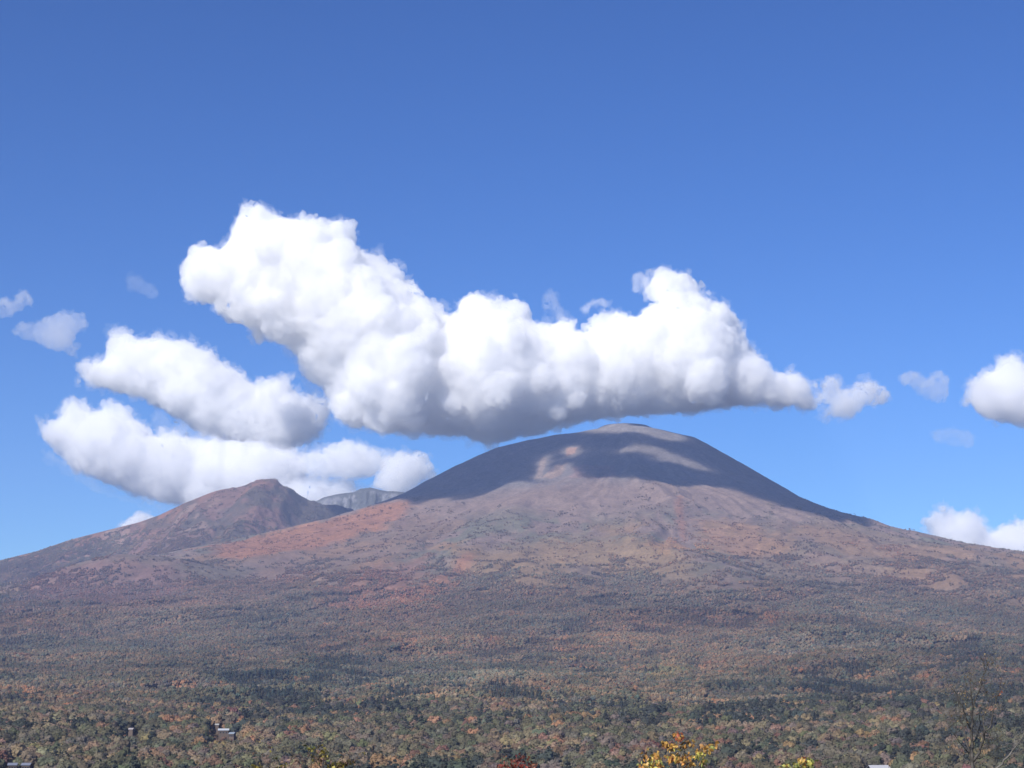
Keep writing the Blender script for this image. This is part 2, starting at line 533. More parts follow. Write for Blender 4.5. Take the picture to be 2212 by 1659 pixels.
lr = patch_grid('mountain_ridge', np.linspace(-4600, -150, 560), np.linspace(7900, 11300, 300), z_left, col_left, M_ROCK)
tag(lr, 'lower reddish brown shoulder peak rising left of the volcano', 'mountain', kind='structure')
br = patch_grid('rocky_hill', np.linspace(-1500, 150, 420), np.linspace(10250, 11400, 260), z_back, col_back, M_ROCK)
tag(br, 'pale grey crag with dark gullies in the gap between the two peaks', 'crag', kind='structure')

# ------------------------------------------------------------------ clouds
def pack(poly, holes, rmin, n_try=16000, keep=0.62, rmax=1e9, seed=0, maxn=700):
    rng = np.random.default_rng(seed)
    poly = np.asarray(poly, float)
    lo, hi = poly.min(0), poly.max(0)
    P = rng.uniform(lo, hi, (n_try, 2))
    d = edge_dist(P, poly)
    for h in holes:
        d = np.minimum(d, -edge_dist(P, h))
    ok = d > rmin
    P, d = P[ok], np.minimum(d[ok], rmax)
    o = np.argsort(-d)
    P, d = P[o], d[o]
    C, S = [], []
    for p, r in zip(P, d):
        if C:
            A = np.array(C); B = np.array(S)
            dist = np.sqrt(((A - p) ** 2).sum(1))
            if (dist + r * keep < B).any() or (dist < keep * np.minimum(B, r) + .0).any():
                continue
        C.append(p); S.append(r)
        if len(C) >= maxn: break
    return np.array(C), np.array(S)


_ico = {}


def ico(sub):
    if sub not in _ico:
        bm = bmesh.new(); bmesh.ops.create_icosphere(bm, subdivisions=sub, radius=1.0)
        V = np.array([v.co[:] for v in bm.verts]); F = np.array([[v.index for v in f.verts] for f in bm.faces])
        bm.free(); _ico[sub] = (V, F)
    return _ico[sub]


def union_mesh(name, centers, radii, voxel, mat, disp=((1.0, 1.0),), seed=0, squash=None):
    """one closed skin around many balls, then roughened into puffs"""
    Vs, Fs, off = [], [], 0
    for c, r in zip(centers, radii):
        V, F = ico(3 if r > voxel * 8 else 2)
        s = np.array([1, 1, 1.0]) if squash is None else squash
        Vs.append(V * r * s + c); Fs.append(F + off); off += len(V)
    V = np.concatenate(Vs); F = np.concatenate(Fs)
    me = bpy.data.meshes.new(name)
    me.from_pydata(V.tolist(), [], F.tolist())
    o = bpy.data.objects.new(name, me); COL.objects.link(o)
    md = o.modifiers.new('remesh', 'REMESH'); md.mode = 'VOXEL'; md.voxel_size = voxel; md.adaptivity = 0
    dg = bpy.context.evaluated_depsgraph_get(); dg.update()
    me2 = bpy.data.meshes.new_from_object(o.evaluated_get(dg))
    o.modifiers.clear()
    o.data = me2; me2.name = name
    bpy.data.meshes.remove(me)
    n = len(me2.vertices)
    co = np.empty(n * 3); me2.vertices.foreach_get('co', co); co = co.reshape(-1, 3)
    for (size, amp) in disp:
        me2.update()
        nr = np.empty(n * 3); me2.vertex_normals.foreach_get('vector', nr); nr = nr.reshape(-1, 3)
        q = co / size + seed * 7.7
        vor = mnoise.voronoi; nv = mnoise.noise_vector
        wv = np.array([nv(p)[:] for p in (q * 1.3).tolist()])
        dd = np.array([vor(p)[0][0] for p in (q + .45 * wv).tolist()])
        puff = 0.5 - np.clip(dd, 0, 1.0) ** 1.2
        co = co + nr * (amp * puff)[:, None] + wv * amp * .6
        me2.vertices.foreach_set('co', co.ravel())
    me2.materials.clear(); me2.materials.append(mat)
    me2.polygons.foreach_set('use_smooth', np.ones(len(me2.polygons), bool))
    me2.update()
    return o


def sky_cloud(name, outline, Y, mat, voxel, label, depth=0.6, rmin=6, holes=(), seed=1, tilt=0.0, group=None, disp=None, keep=.55, bumps=200, front=0.0, lobes=(), n_try=16000, veil=True):
    """outline in frame units -> balls at distance Y with real depth -> one mesh"""
    C, S = pack(outline, holes, rmin, seed=seed, keep=keep, n_try=n_try)
    rng = np.random.default_rng(seed + 100)
    k = Y / FPX
    cen, rad = [], []
    big = S.max()
    for (u, v), r in zip(C, S):
        dy = rng.uniform(-1, 1) * depth * (0.12 * big + 0.3 * (big - r) * .5) * k
        cen.append(px(u, v, Y + dy)); rad.append(r * k * .97)
    gu, gv = np.meshgrid(np.arange(min(p[0] for p in outline), max(p[0] for p in outline), 13.0), np.arange(min(p[1] for p in outline), max(p[1] for p in outline), 13.0))
    GP = np.stack([gu.ravel(), gv.ravel()], 1) + rng.uniform(-3, 3, (gu.size, 2))
    gd = edge_dist(GP, outline)
    for (u, v), r in zip(GP[gd > 9], gd[gd > 9]):
        rr = min(r * .8, 46)
        cen.append(px(u, v, Y + rng.uniform(-.3, .3) * rr * k)); rad.append(rr * k)
    for (u, v, r, dy) in lobes:
        cen.append(px(u, v, Y + dy)); rad.append(r * k)
    A = np.array(cen); B = np.array(rad)
    # bulges on the near side
    poly = np.asarray(outline, float); lo, hi = poly.min(0), poly.max(0)
    P = rng.uniform(lo, hi, (bumps * 6, 2)); d = edge_dist(P, poly)
    for h in holes: d = np.minimum(d, -edge_dist(P, h))
    P, d = P[d > rmin * 2], d[d > rmin * 2]
    for p, dd in list(zip(P, d))[:bumps]:
        q = px(p[0], p[1], Y)
        h2 = (A[:, 0] - q[0]) ** 2 + (A[:, 2] - q[2]) ** 2
        m = h2 < (B * .9) ** 2
        if not m.any(): continue
        yf = (A[m, 1] - np.sqrt(B[m] ** 2 - h2[m])).min()
        rr = min(dd, rng.uniform(14, 60)) * k * .9
        q = px(p[0], p[1], yf + rr * .35)
        cen.append(q); rad.append(rr)
    # ragged fringe of small balls along the rim
    P = rng.uniform(lo - 8, hi + 8, (6000, 2)); d = edge_dist(P, poly)
    P = P[(d > -5) & (d < 3)]
    P = P[edge_dist(P - [0, 13], poly) < 0]
    fr_c, fr_r = [], []
    for p in P[:int(len(P) * .55)]:
        fr_c.append(px(p[0], p[1], Y + rng.uniform(-1, 1) * 25 * k)); fr_r.append(rng.uniform(2.5, 7.0) * k)
    nf = len(fr_c) // 2
    disp = disp or ((300, 36), (120, 30), (52, 23), (25, 14))
    o = union_mesh(name, cen + fr_c[:nf], rad + fr_r[:nf], voxel, mat, disp, seed)
    tag(o, label, 'cloud', group, 'thing')
    if veil:
        big_ = [i for i, r in enumerate(rad) if r > 9 * k]
        ve = union_mesh('veil', [cen[i] for i in big_] + fr_c, [rad[i] + 1.0 * k for i in big_] + [r * 1.3 for r in fr_r], voxel * 1.15, M_VEIL, ((150, 64), (60, 50), (28, 28)), seed + 50)
        ve.parent = o
    return o


M_VEIL = mat_cloud('cloud_veil', 0.0032, 0.0)
M_DENSE = mat_cloud('cloud_dense', 0.016, .03)
M_MID = mat_cloud('cloud_soft', 0.0105, .03)
M_THIN2 = mat_cloud('cloud_ragged', 0.0075, .02)
M_THIN = mat_cloud('cloud_thin', 0.0034, .006)
GR = 'cumulus clouds around the summit'

MAIN = [(385, 600), (388, 575), (400, 553), (416, 535), (424, 522), (432, 533), (455, 533), (482, 530), (495, 508), (506, 480), (520, 458), (540, 444), (562, 438), (580, 447), (590, 462),
        (615, 470), (640, 474), (675, 468), (702, 465), (716, 480), (735, 472), (758, 470), (770, 480), (770, 505), (772, 528), (788, 545), (815, 552), (835, 570), (855, 572), (866, 588),
        (872, 604), (893, 604), (900, 622), (920, 645), (945, 660), (965, 675), (985, 672), (996, 650), (1015, 633), (1032, 628), (1050, 640), (1075, 648), (1115, 645), (1140, 658),
        (1152, 682), (1162, 698), (1200, 702), (1232, 690), (1243, 692), (1246, 714), (1262, 716), (1280, 690), (1300, 676), (1335, 670), (1375, 682), (1398, 680), (1415, 668), (1420, 655),
        (1400, 640), (1386, 625), (1398, 605), (1412, 585), (1432, 575), (1458, 585), (1485, 590), (1505, 608), (1522, 640), (1545, 652), (1570, 665), (1590, 690), (1608, 720), (1632, 755),
        (1655, 785), (1672, 812), (1682, 800), (1705, 803), (1730, 808), (1750, 818), (1762, 838), (1754, 856), (1775, 873), (1738, 890), (1712, 878), (1690, 886), (1640, 878), (1590, 884), (1540, 886), (1490, 897),
        (1440, 894), (1390, 902), (1330, 905), (1270, 912), (1230, 925), (1180, 940), (1120, 950), (1060, 968), (1020, 960), (1000, 950), (950, 949), (880, 945), (800, 938), (745, 926), (715, 895), (702, 860),
        (690, 835), (655, 815), (640, 775), (610, 742), (575, 735), (548, 738), (535, 710), (505, 698), (478, 690), (458, 662), (430, 655), (405, 648), (390, 625)]
sky_cloud('cloud', MAIN, 12600, M_DENSE, 9.5, 'large bright white cumulus bank piled up over the summit', depth=.7, rmin=5, seed=3, group=GR, bumps=60,
          lobes=[(620, 560, 90, -60), (690, 590, 75, -80), (830, 880, 50, -200), (895, 898, 36, -210), (765, 868, 48, -170), (1450, 730, 80, -60), (1390, 790, 60, -80), (1540, 770, 60, -40)])
sky_cloud('cloud', [(1768, 868), (1776, 846), (1788, 826), (1800, 820), (1806, 840), (1824, 850), (1842, 846), (1856, 834), (1880, 832), (1896, 848), (1912, 858), (1892, 866), (1872, 870), (1858, 888), (1834, 904), (1802, 905), (1784, 894), (1790, 876)],
          12500, M_THIN2, 9, 'small ragged puff trailing off the right end of the big cloud bank', rmin=5, seed=5, group=GR, bumps=60)
sky_cloud('cloud', [(165, 792), (200, 782), (228, 772), (230, 745), (240, 715), (262, 702), (280, 718), (292, 735), (320, 735), (350, 728), (375, 738), (405, 738), (435, 752), (462, 760),
                    (475, 782), (500, 795), (525, 815), (548, 828), (570, 818), (600, 813), (625, 816), (628, 840), (650, 858), (690, 856), (715, 880), (705, 925), (670, 955), (610, 985), (540, 975), (470, 950),
                    (410, 925), (360, 892), (310, 862), (262, 852), (225, 842), (200, 848), (175, 822)],
          13700, M_MID, 11, 'grey-bottomed slanting cloud left of the big bank, above the shoulder peak', rmin=5, seed=7, group=GR, bumps=160)
sky_cloud('cloud', [(80, 912), (110, 908), (130, 898), (134, 872), (160, 861), (185, 872), (195, 892), (215, 885), (240, 868), (268, 882), (285, 902), (318, 925), (345, 940), (370, 925), (400, 940), (450, 945),
                    (520, 955), (590, 962), (650, 975), (665, 1035), (640, 1075), (560, 1110), (450, 1110), (360, 1088), (300, 1072), (250, 1050), (205, 1032), (160, 1008), (120, 975), (95, 945)],
          12900, M_MID, 11, 'low white cloud bank resting behind the left shoulder peak', rmin=5, seed=9, group=GR, bumps=180)
sky_cloud('cloud', [(640, 1000), (665, 990), (690, 985), (712, 970), (745, 962), (780, 965), (810, 978), (822, 1000), (815, 1025), (780, 1032), (730, 1030), (680, 1028), (645, 1022)],
          12350, M_MID, 11, 'small white cloud above the gap, left of the separate puff', rmin=5, seed=11, group=GR, bumps=60)
sky_cloud('cloud', [(600, 1055), (640, 1045), (665, 1035), (690, 1030), (710, 1045), (740, 1038), (765, 1052), (800, 1070), (800, 1110), (620, 1110)],
          12450, M_MID, 11, 'lowest white cloud peeping over the saddle beside the crag', rmin=5, seed=13, group=GR, bumps=50)
sky_cloud('cloud', [(815, 1052), (822, 1030), (832, 1010), (835, 990), (860, 985), (880, 977), (905, 988), (918, 1005), (932, 1030), (905, 1045), (890, 1075), (840, 1075)],
          12300, M_MID, 11, 'compact white puff just above the left flank of the volcano', rmin=5, seed=15, group=GR, bumps=50)
sky_cloud('cloud', [(30, 715), (55, 702), (95, 695), (128, 678), (155, 674), (178, 684), (182, 705), (160, 728), (152, 748), (158, 775), (135, 765), (105, 755), (75, 740), (45, 728)],
          13000, M_THIN, 13, 'small thin cloud high at the left edge', veil=False, rmin=4, seed=17, group=GR, bumps=60)
sky_cloud('cloud', [(-10, 660), (10, 652), (20, 670), (38, 650), (50, 632), (64, 640), (62, 660), (45, 672), (20, 685), (0, 680)],
          13000, M_THIN, 10, 'faint wisp above the small thin cloud at the left edge', veil=False, rmin=3, seed=19, group=GR, bumps=20)
sky_cloud('cloud', [(2092, 865), (2100, 830), (2120, 810), (2150, 800), (2162, 778), (2182, 767), (2200, 775), (2215, 800), (2260, 790), (2320, 830), (2330, 890), (2270, 925), (2210, 918), (2170, 912), (2135, 910), (2110, 890)],
          12800, M_MID, 11, 'white cumulus cut off by the right edge, level with the big bank', rmin=5, seed=21, group=GR, bumps=90)
sky_cloud('cloud', [(1950, 815), (1975, 812), (1990, 830), (2010, 825), (2030, 808), (2040, 835), (2045, 862), (2020, 868), (1995, 850), (1965, 835)],
          12800, M_THIN, 11, 'thin wisp between the big bank and the right edge cloud', veil=False, rmin=3.5, seed=23, group=GR, bumps=20)
sky_cloud('cloud', [(2022, 940), (2050, 934), (2085, 945), (2090, 962), (2060, 968), (2030, 955)],
          12800, mat_cloud('cloud_faint', .0013, .004), 11, 'very faint grey wisp below the right edge cloud', veil=False, rmin=3, seed=25, group=GR, bumps=10)
sky_cloud('cloud', [(2003, 1130), (2015, 1110), (2032, 1101), (2055, 1112), (2080, 1112), (2100, 1112), (2118, 1125), (2135, 1150), (2150, 1150), (2175, 1138), (2200, 1132), (2260, 1125), (2330, 1150), (2340, 1230), (2200, 1235), (2100, 1220), (2040, 1190), (2010, 1155)],
          15000, M_MID, 11, 'low white cloud peeping over the right-hand slope', rmin=5, seed=27, group=GR, bumps=80)
sky_cloud('cloud', [(268, 1150), (285, 1125), (305, 1116), (325, 1122), (345, 1140), (340, 1165), (280, 1170)],
          15000, M_MID, 11, 'tip of a white cloud behind the long left slope', rmin=4, seed=29, group=GR, bumps=10)

M_WISP = mat_cloud('cloud_wisp', .0016, .003)
sky_cloud('cloud', [(340, 890), (420, 925), (520, 955), (640, 965), (690, 950), (700, 975), (660, 1000), (540, 1005), (420, 990), (350, 960), (325, 920)],
          13300, M_WISP, 13, 'thin mist filling the gap between the two slanting clouds at the left', rmin=4, seed=51, group=GR, bumps=20, veil=False)
sky_cloud('cloud', [(100, 975), (150, 1010), (210, 1040), (300, 1080), (400, 1105), (380, 1120), (290, 1095), (200, 1060), (130, 1015), (92, 990)],
          12800, M_WISP, 13, 'thin ragged mist hanging under the lowest left cloud bank', rmin=4, seed=53, group=GR, bumps=20, veil=False)
sky_cloud('cloud', [(612, 745), (640, 765), (662, 800), (700, 830), (705, 870), (712, 905), (690, 930), (665, 900), (668, 862), (648, 830), (628, 790)],
          12900, M_WISP, 12, 'thin grey veil joining the big bank to the slanting cloud on its left', rmin=4, seed=41, group=GR, bumps=20, veil=False)
sky_cloud('cloud', [(1180, 640), (1190, 635), (1196, 660), (1212, 680), (1222, 694), (1208, 696), (1192, 678), (1184, 660)],
          12700, M_WISP, 8, 'faint wisp rising from the dip in the big cloud bank', rmin=2.5, seed=43, group=GR, bumps=5, veil=False)
sky_cloud('cloud', [(1262, 672), (1280, 660), (1300, 652), (1308, 660), (1296, 674), (1304, 688), (1284, 680), (1268, 680)],
          12500, M_THIN, 8, 'torn white shred above the middle of the big bank', rmin=2.5, seed=45, group=GR, bumps=8, veil=False)
sky_cloud('cloud', [(1372, 606), (1384, 598), (1394, 606), (1390, 622), (1396, 640), (1384, 640), (1374, 622)],
          12500, M_THIN, 8, 'torn shred beside the right-hand tower of the big bank', rmin=2.5, seed=47, group=GR, bumps=8, veil=False)
sky_cloud('cloud', [(284, 605), (300, 610), (318, 622), (328, 632), (318, 636), (300, 624), (286, 616)],
          12700, mat_cloud('cloud_trace', .0007, .002), 8, 'barely visible trace of cloud in clear sky left of the big bank', rmin=2.2, seed=49, group=GR, bumps=5, veil=False)

# unseen cloud added between sun and mountain, its outline shaped to shade the summit
SHADE = [(862, 1078), (885, 1088), (905, 1092), (930, 1080), (965, 1076), (1010, 1082), (1040, 1072), (1060, 1062), (1100, 1048), (1130, 1040), (1160, 1046), (1200, 1037), (1240, 1037), (1290, 1036), (1330, 1030),
         (1380, 1036), (1430, 1042), (1480, 1052), (1560, 1055), (1600, 1064), (1660, 1085), (1720, 1102), (1760, 1118), (1830, 1128), (1885, 1138)]
HOLES = [
    [(1252, 934), (1300, 922), (1350, 915), (1420, 924), (1486, 947), (1470, 954), (1435, 950), (1400, 940), (1350, 934)],
    [(1335, 976), (1360, 966), (1392, 962), (1425, 970), (1465, 988), (1510, 1006), (1545, 1020), (1505, 1013), (1455, 998), (1412, 980), (1385, 977), (1358, 978)],
    [(1158, 1038), (1166, 1005), (1176, 985), (1188, 983), (1184, 1010), (1178, 1038)],
    [(1180, 1038), (1200, 1015), (1222, 1000), (1234, 1010), (1250, 1026), (1246, 1038)],
    [(1220, 977), (1232, 965), (1252, 964), (1254, 978), (1240, 986)],
]
sa = np.cross([0, 0, 1.0], SUN); sa /= np.linalg.norm(sa); sb = np.cross(SUN, sa)


def sunplane(x, y, z=None):
    if z is None: z = float(z_main(np.array([x]), np.array([y]))[0])
    P = np.array([x, y, z]); return [P @ sa, P @ sb]


low = [sunplane(*hit(u, v)) for u, v in SHADE]
crown_pts = [sunplane(2100, 9900), sunplane(1600, 10700), sunplane(400, 11100), sunplane(-700, 10700), sunplane(-900, 9900), sunplane(-800, 9500)]
sh_poly = low + crown_pts
sh_holes = [[sunplane(*hit(u, v)) for u, v in h] for h in HOLES]
# the topmost hole reaches over the rim
C, S = pack(sh_poly, [np.array(h) for h in sh_holes], 9, n_try=30000, keep=.45, rmax=170, seed=31, maxn=2200)
rg = np.random.default_rng(33)
# the cloud floats about 4 km along the sun's ray
P0 = np.array([XS, YS, 1475.0])
cen = [sa * c[0] + sb * c[1] + SUN * (P0 @ SUN + 4300 + rg.uniform(-70, 70)) for c in C]
sc_ = union_mesh('cloud', cen, S, 14, M_DENSE, ((120, 26), (50, 20), (24, 10)), 35)
tag(sc_, 'unseen cloud added high overhead to cast the shadow on the summit', 'cloud', GR, 'thing')

# ------------------------------------------------------------------ forest
OLIVE, DARKG, GREYB, TAN, ORANGE, RUST, YELLOW = [np.array(c) for c in
    [(.080, .080, .052), (.030, .040, .038), (.110, .095, .080), (.175, .135, .090), (.23, .135, .080), (.15, .080, .062), (.23, .18, .08)]]
PAL = np.array([OLIVE, DARKG, GREYB, TAN, ORANGE, RUST, YELLOW])


def species(x, y, rnd, fine=True):
    """index into PAL for trees at x, y"""
    a = fbm(x / 260, y / 420, 3, 301); b = fbm(x / 85, y / 130, 3, 311); c = fbm(x / 600, y / 900, 2, 321)
    az = x / (y + 1e-6)
    left = sstep(.05, -.20, az) * (1 - sstep(1900, 2600, y))
    dark = sstep(.0, .45, -a + .6 * b)
    P = np.stack([np.full_like(x, 1.15), .12 + 1.3 * dark, .55 + .3 * sstep(-.2, .4, c), .28 + .9 * sstep(.0, .4, a) + .5 * left,
                  .05 + .8 * sstep(.15, .45, b) * (.3 + .9 * left + .3 * sstep(0, .3, a)) + .12 * left, .03 + .28 * sstep(.1, .5, -b + c * .5) + .04 * left, .02 + .06 * left], -1)
    Q = np.stack([x, y], 1)
    for poly in WCONIF:
        lo = poly.min(0) - 60; hi = poly.max(0) + 60
        m = (x > lo[0]) & (x < hi[0]) & (y > lo[1]) & (y < hi[1])
        if m.any():
            k = np.zeros(len(x)); k[m] = sstep(-30, 20, edge_dist(Q[m], poly) + 25 * b[m])
            P[:, 1] += k * 3
    for (poly, pc, s, st) in WPATCH:
        lo = poly.min(0) - 60; hi = poly.max(0) + 60
        m = (x > lo[0]) & (x < hi[0]) & (y > lo[1]) & (y < hi[1])
        if m.any() and pc[0] > .25:
            k = np.zeros(len(x)); k[m] = sstep(-40, 30, edge_dist(Q[m], poly) + 25 * b[m])
            P[:, 4 if pc[1] < .17 else 3] += k * 5
    d1 = fbm(x / 38, y / 50, 2, 331); d2 = fbm(x / 30, y / 44, 2, 341); d3 = fbm(x / 34, y / 40, 2, 351)
    P[:, 0] *= np.exp(2.2 * d1); P[:, 1] *= np.exp(3.2 * d2); P[:, 2] *= np.exp(2.5 * d3)
    P[:, 3] *= np.exp(-2.5 * d1 + 1.5 * d3); P[:, 4] *= np.exp(-3.0 * d2 - 1.5 * d1); P[:, 5] *= .6 * np.exp(-3.0 * d3); P[:, 6] *= np.exp(-2.0 * d2)
    P = P ** 2.0
    P /= P.sum(1, keepdims=True)
    cs = np.cumsum(P, 1)
    return (rnd[:, None] > cs).sum(1).clip(0, 6)


def crown_balls(kind, rng):
    """rough foliage volume of a tree 10 m tall standing on z = 0: list of (centre, radii)"""
    L = []
    if kind == 'conifer':
        for i in range(7):
            f = i / 6.0
            L.append((np.array([rng.normal(0, .12), rng.normal(0, .12), 1.6 + 8.6 * f]), np.array([1, 1, .75]) * (2.3 * (1 - f) + .35)))
    else:
        L.append((np.array([0, 0, 6.2]), np.array([3.1, 3.1, 3.0])))
        n = rng.integers(6, 10)
        for i in range(n):
            a = 6.283 * (i + rng.uniform(0, .7)) / n
            rr = rng.uniform(1.3, 2.9)
            L.append((np.array([math.cos(a) * rr, math.sin(a) * rr, rng.uniform(4.4, 8.0)]), np.array([1, 1, rng.uniform(.8, 1.1)]) * rng.uniform(1.1, 2.1)))
        L.append((np.array([rng.normal(0, .8), rng.normal(0, .8), 8.6]), np.array([1, 1, 1]) * rng.uniform(1.0, 1.7)))
    return L


def crown_geo(kind, rng, sub=2, tufts=260, tuft=0.75):
    V, F, VAR = [], [], []
    off = 0
    balls = crown_balls(kind, rng)
    v0, f0 = ico(sub)
    for c, r in balls:
        sh = rng.uniform(.86, 1.14)
        ph = rng.uniform(0, 50, 3)
        n = np.array([mnoise.noise(Vector(p * 1.9 + ph)) + .5 * mnoise.noise(Vector(p * 4.5 + ph)) for p in v0])
        V.append(v0 * r * (1 + .33 * n[:, None]) + c); F += (f0 + off).tolist(); off += len(v0)
        VAR.append(np.full(len(v0), sh))
    for i in range(tufts):
        c, r = balls[rng.integers(0, len(balls))]
        d = rng.normal(size=3); d /= np.linalg.norm(d)
        if d[2] < -.4: d[2] *= -1
        p = c + d * r * rng.uniform(.9, 1.28)
        a = rng.normal(size=3); a /= np.linalg.norm(a); b2 = np.cross(a, d); b2 /= np.linalg.norm(b2) + 1e-6
        s = tuft * rng.uniform(.5, 1.1)
        V.append(np.array([p + a * s * .6, p + b2 * s * .5, p - a * s * .6, p - b2 * s * .5 + d * s * .2]))
        F.append([off, off + 1, off + 2, off + 3]); off += 4
        VAR.append(np.full(4, rng.uniform(.75, 1.3)))
    # trunk
    k = 5
    ring = [(math.cos(6.283 * j / k), math.sin(6.283 * j / k)) for j in range(k)]
    V.append(np.array([[x * .22, y * .22, -1.5] for x, y in ring] + [[x * .12, y * .12, 6] for x, y in ring]))
    for j in range(k): F.append([off + j, off + (j + 1) % k, off + k + (j + 1) % k, off + k + j])
    VAR.append(np.full(2 * k, .8)); off += 2 * k
    return np.concatenate(V), F, np.concatenate(VAR)


prng = np.random.default_rng(5)
SINGLE = [crown_geo('round', prng) for _ in range(5)] + [crown_geo('conifer', prng, 1, 300, .7) for _ in range(2)]


def clump_geo(kind, rng, fill=1.0):
    """a 40 m square of tree tops for the far slopes"""
    V, F, A = [], [], []
    off = 0
    n = 6
    for i in range(n):
        for j in range(n):
            if rng.random() > fill: continue
            g, f, va = crown_geo(kind if rng.random() < .86 else ('conifer' if kind == 'round' else 'round'), rng, 1, 14, 1.3)
            s = rng.uniform(.68, 1.3) * (1.0 if kind == 'round' else 1.05)
            p = np.array([(i + .5 + rng.uniform(-.38, .38) - n / 2) * 6.9, (j + .5 + rng.uniform(-.38, .38) - n / 2) * 6.9, -1.0])
            V.append(g * [s, s, s * rng.uniform(.85, 1.1)] + p)
            F += [[k + off for k in q] for q in f]
            off += len(g)
            hue = rng.normal(0, 1); val = math.exp(rng.normal(0, .13))
            A.append(va[:, None] * np.array([val * (1 + .16 * hue), val, val * (1 - .08 * hue)]))
    return np.concatenate(V), F, np.concatenate(A)


CLUMP = [clump_geo('round', prng) for _ in range(6)] + [clump_geo('conifer', prng) for _ in range(2)] + [clump_geo('round', prng, .55) for _ in range(3)] + [clump_geo('round', prng, .2) for _ in range(3)]


# houses are sited first so that the trees leave them a gap
def site(u, v, h, y0=950, y1=3500):
    d = px(u, v, 1.0)
    ys = np.arange(y0, y1, 2.0)
    g = z_main(d[0] * ys, ys) + h - d[2] * ys
    k = np.nonzero(g >= 0)[0]
    y = ys[k[0]]
    return d[0] * y, y, float(z_main(np.array([d[0] * y]), np.array([y]))[0])


HOUSES = [  # u, v of the roof, width, depth, height, turn, roof colour, label
    (483, 1574, 9.0, 5, 8.6, 8, (.40, .42, .44), 'long low white roofed house, largest roof in the middle left forest'),
    (502, 1582, 5.2, 4.4, 7.5, -20, (.22, .26, .30), 'small pale blue roofed house just below the long white roof'),
    (28, 1648, 6.0, 5, 7.5, 5, (.16, .175, .22), 'grey roofed house at the bottom left corner, nearer the left edge'),
    (58, 1648, 6.0, 5, 7.5, -6, (.16, .175, .22), 'grey roofed house under the orange tree at the bottom left corner'),
    (1898, 1653, 12.5, 8, 8.5, 10, (.40, .40, .42), 'white roofed house at the bottom edge beside the bare tree'),
    (284, 1573, 4.5, 4, 8.0, -15, (.34, .31, .30), 'tiny pinkish hut left of the long white roof'),
    (469, 1564, 3.6, 3.2, 8.5, 0, (.35, .35, .33), 'tiny white shed behind the long white roof'),
]
HOUSES = [h[:4] + (h[4] + .6,) + h[5:] for h in HOUSES]
SITES = [site(h[0], h[1], h[4] - .6) for h in HOUSES]


def clear_of_houses(x, y):
    ok = np.ones(len(x), bool)
    for (hx, hy, hz), h in zip(SITES, HOUSES):
        w2 = h[2] / 2 + 4.0
        ok &= ~((np.abs(x - hx * y / hy) < w2 * 0.85) & (y > hy - 70) & (y < hy - 1)) & ~((np.abs(x - hx) < w2) & (np.abs(y - hy) < h[3] / 2 + 4))
    return ok


# near wood, tree by tree
SP = 8.6
gx, gy = np.meshgrid(np.arange(-760, 760, SP), np.arange(960, 2300, SP * .95))
gx = gx.ravel() + RNG.uniform(-3.2, 3.2, gx.size); gy = gy.ravel() + RNG.uniform(-3.2, 3.2, gy.size)
m = (np.abs(gx) < .30 * gy + 40) & clear_of_houses(gx, gy)
m &= RNG.random(gx.size) > .05
nx, ny = gx[m], gy[m]
nz = z_main(nx, ny)
nsp = species(nx, ny, RNG.random(len(nx)))
nsz = RNG.uniform(.85, 1.7, len(nx)) ** 1.0 * np.where(nsp == 1, 1.15, 1.0)
for (hx, hy, hz), h in zip(SITES, HOUSES):
    lowz = (np.abs(nx - hx * ny / hy) < h[2] / 2 + 8) & (ny > hy - 230) & (ny < hy)
    nsz = np.where(lowz, np.minimum(nsz, .72), nsz)
nproto = np.where(nsp == 1, RNG.integers(5, 7, len(nx)), RNG.integers(0, 5, len(nx)))
nproto = np.where((nsp == 1) & (RNG.random(len(nx)) < .35), RNG.integers(0, 5, len(nx)), nproto)
ntint = PAL[nsp] * [1.06, 1.03, .92] * np.exp(RNG.normal(0, .13, len(nx)))[:, None] * np.exp(RNG.normal(0, .08, (len(nx), 3)))
ntint = ntint * .80 + (PAL[0] * .45 + PAL[2] * .3 + PAL[3] * .25) * .20
nrot = RNG.uniform(0, 6.283, len(nx))

# which of them show largest: the nearest ones whose top is inside the frame
top = nz + 10.5 * nsz
el = np.arctan2(top, np.hypot(nx, ny))
vtop = 829.5 - FPX * np.tan(el - PITCH)
uu = 1106 + FPX * nx / ny * math.cos(PITCH - 0)
inside = (vtop < 1652) & (uu > 2) & (uu < 2210)
order = np.argsort(np.where(inside, ny, 1e9))[:300]
indiv = np.zeros(len(nx), bool); indiv[order] = True
keepn = ~indiv & ((vtop < 1700))

KINDS_ = ['olive tree', 'dark blue-green tree', 'grey-brown tree', 'tan tree', 'orange tree', 'rust-red tree', 'yellow tree']
ORD = ['first', 'second', 'third', 'fourth', 'fifth', 'sixth', 'seventh', 'eighth', 'ninth', 'tenth', 'eleventh', 'twelfth', 'thirteenth', 'fourteenth', 'fifteenth', 'sixteenth', 'seventeenth', 'eighteenth', 'nineteenth', 'twentieth'] + ['farthest'] * 200
ZONES = [(0, 90, 'above the grey roofs'), (90, 210, 'right of the grey roofs'), (210, 330, 'below the pinkish hut'), (330, 545, 'below the long white roof'), (545, 770, 'behind the dark-leaved shrub'), (770, 920, 'far left of the red twigs'), (920, 1075, 'just left of the red twigs'), (1075, 1180, 'behind the red twigs'),
         (1180, 1280, 'right of the red twigs'), (1280, 1380, 'left of the golden tree'), (1380, 1550, 'behind the golden tree'), (1550, 1685, 'right of the golden tree'), (1685, 1760, 'behind the yellow-green shrub'), (1760, 1930, 'around the low white roof'),
         (1930, 2040, 'left of the bare tree'), (2040, 2165, 'behind the bare tree'), (2165, 2213, 'by the pale birch branch')]


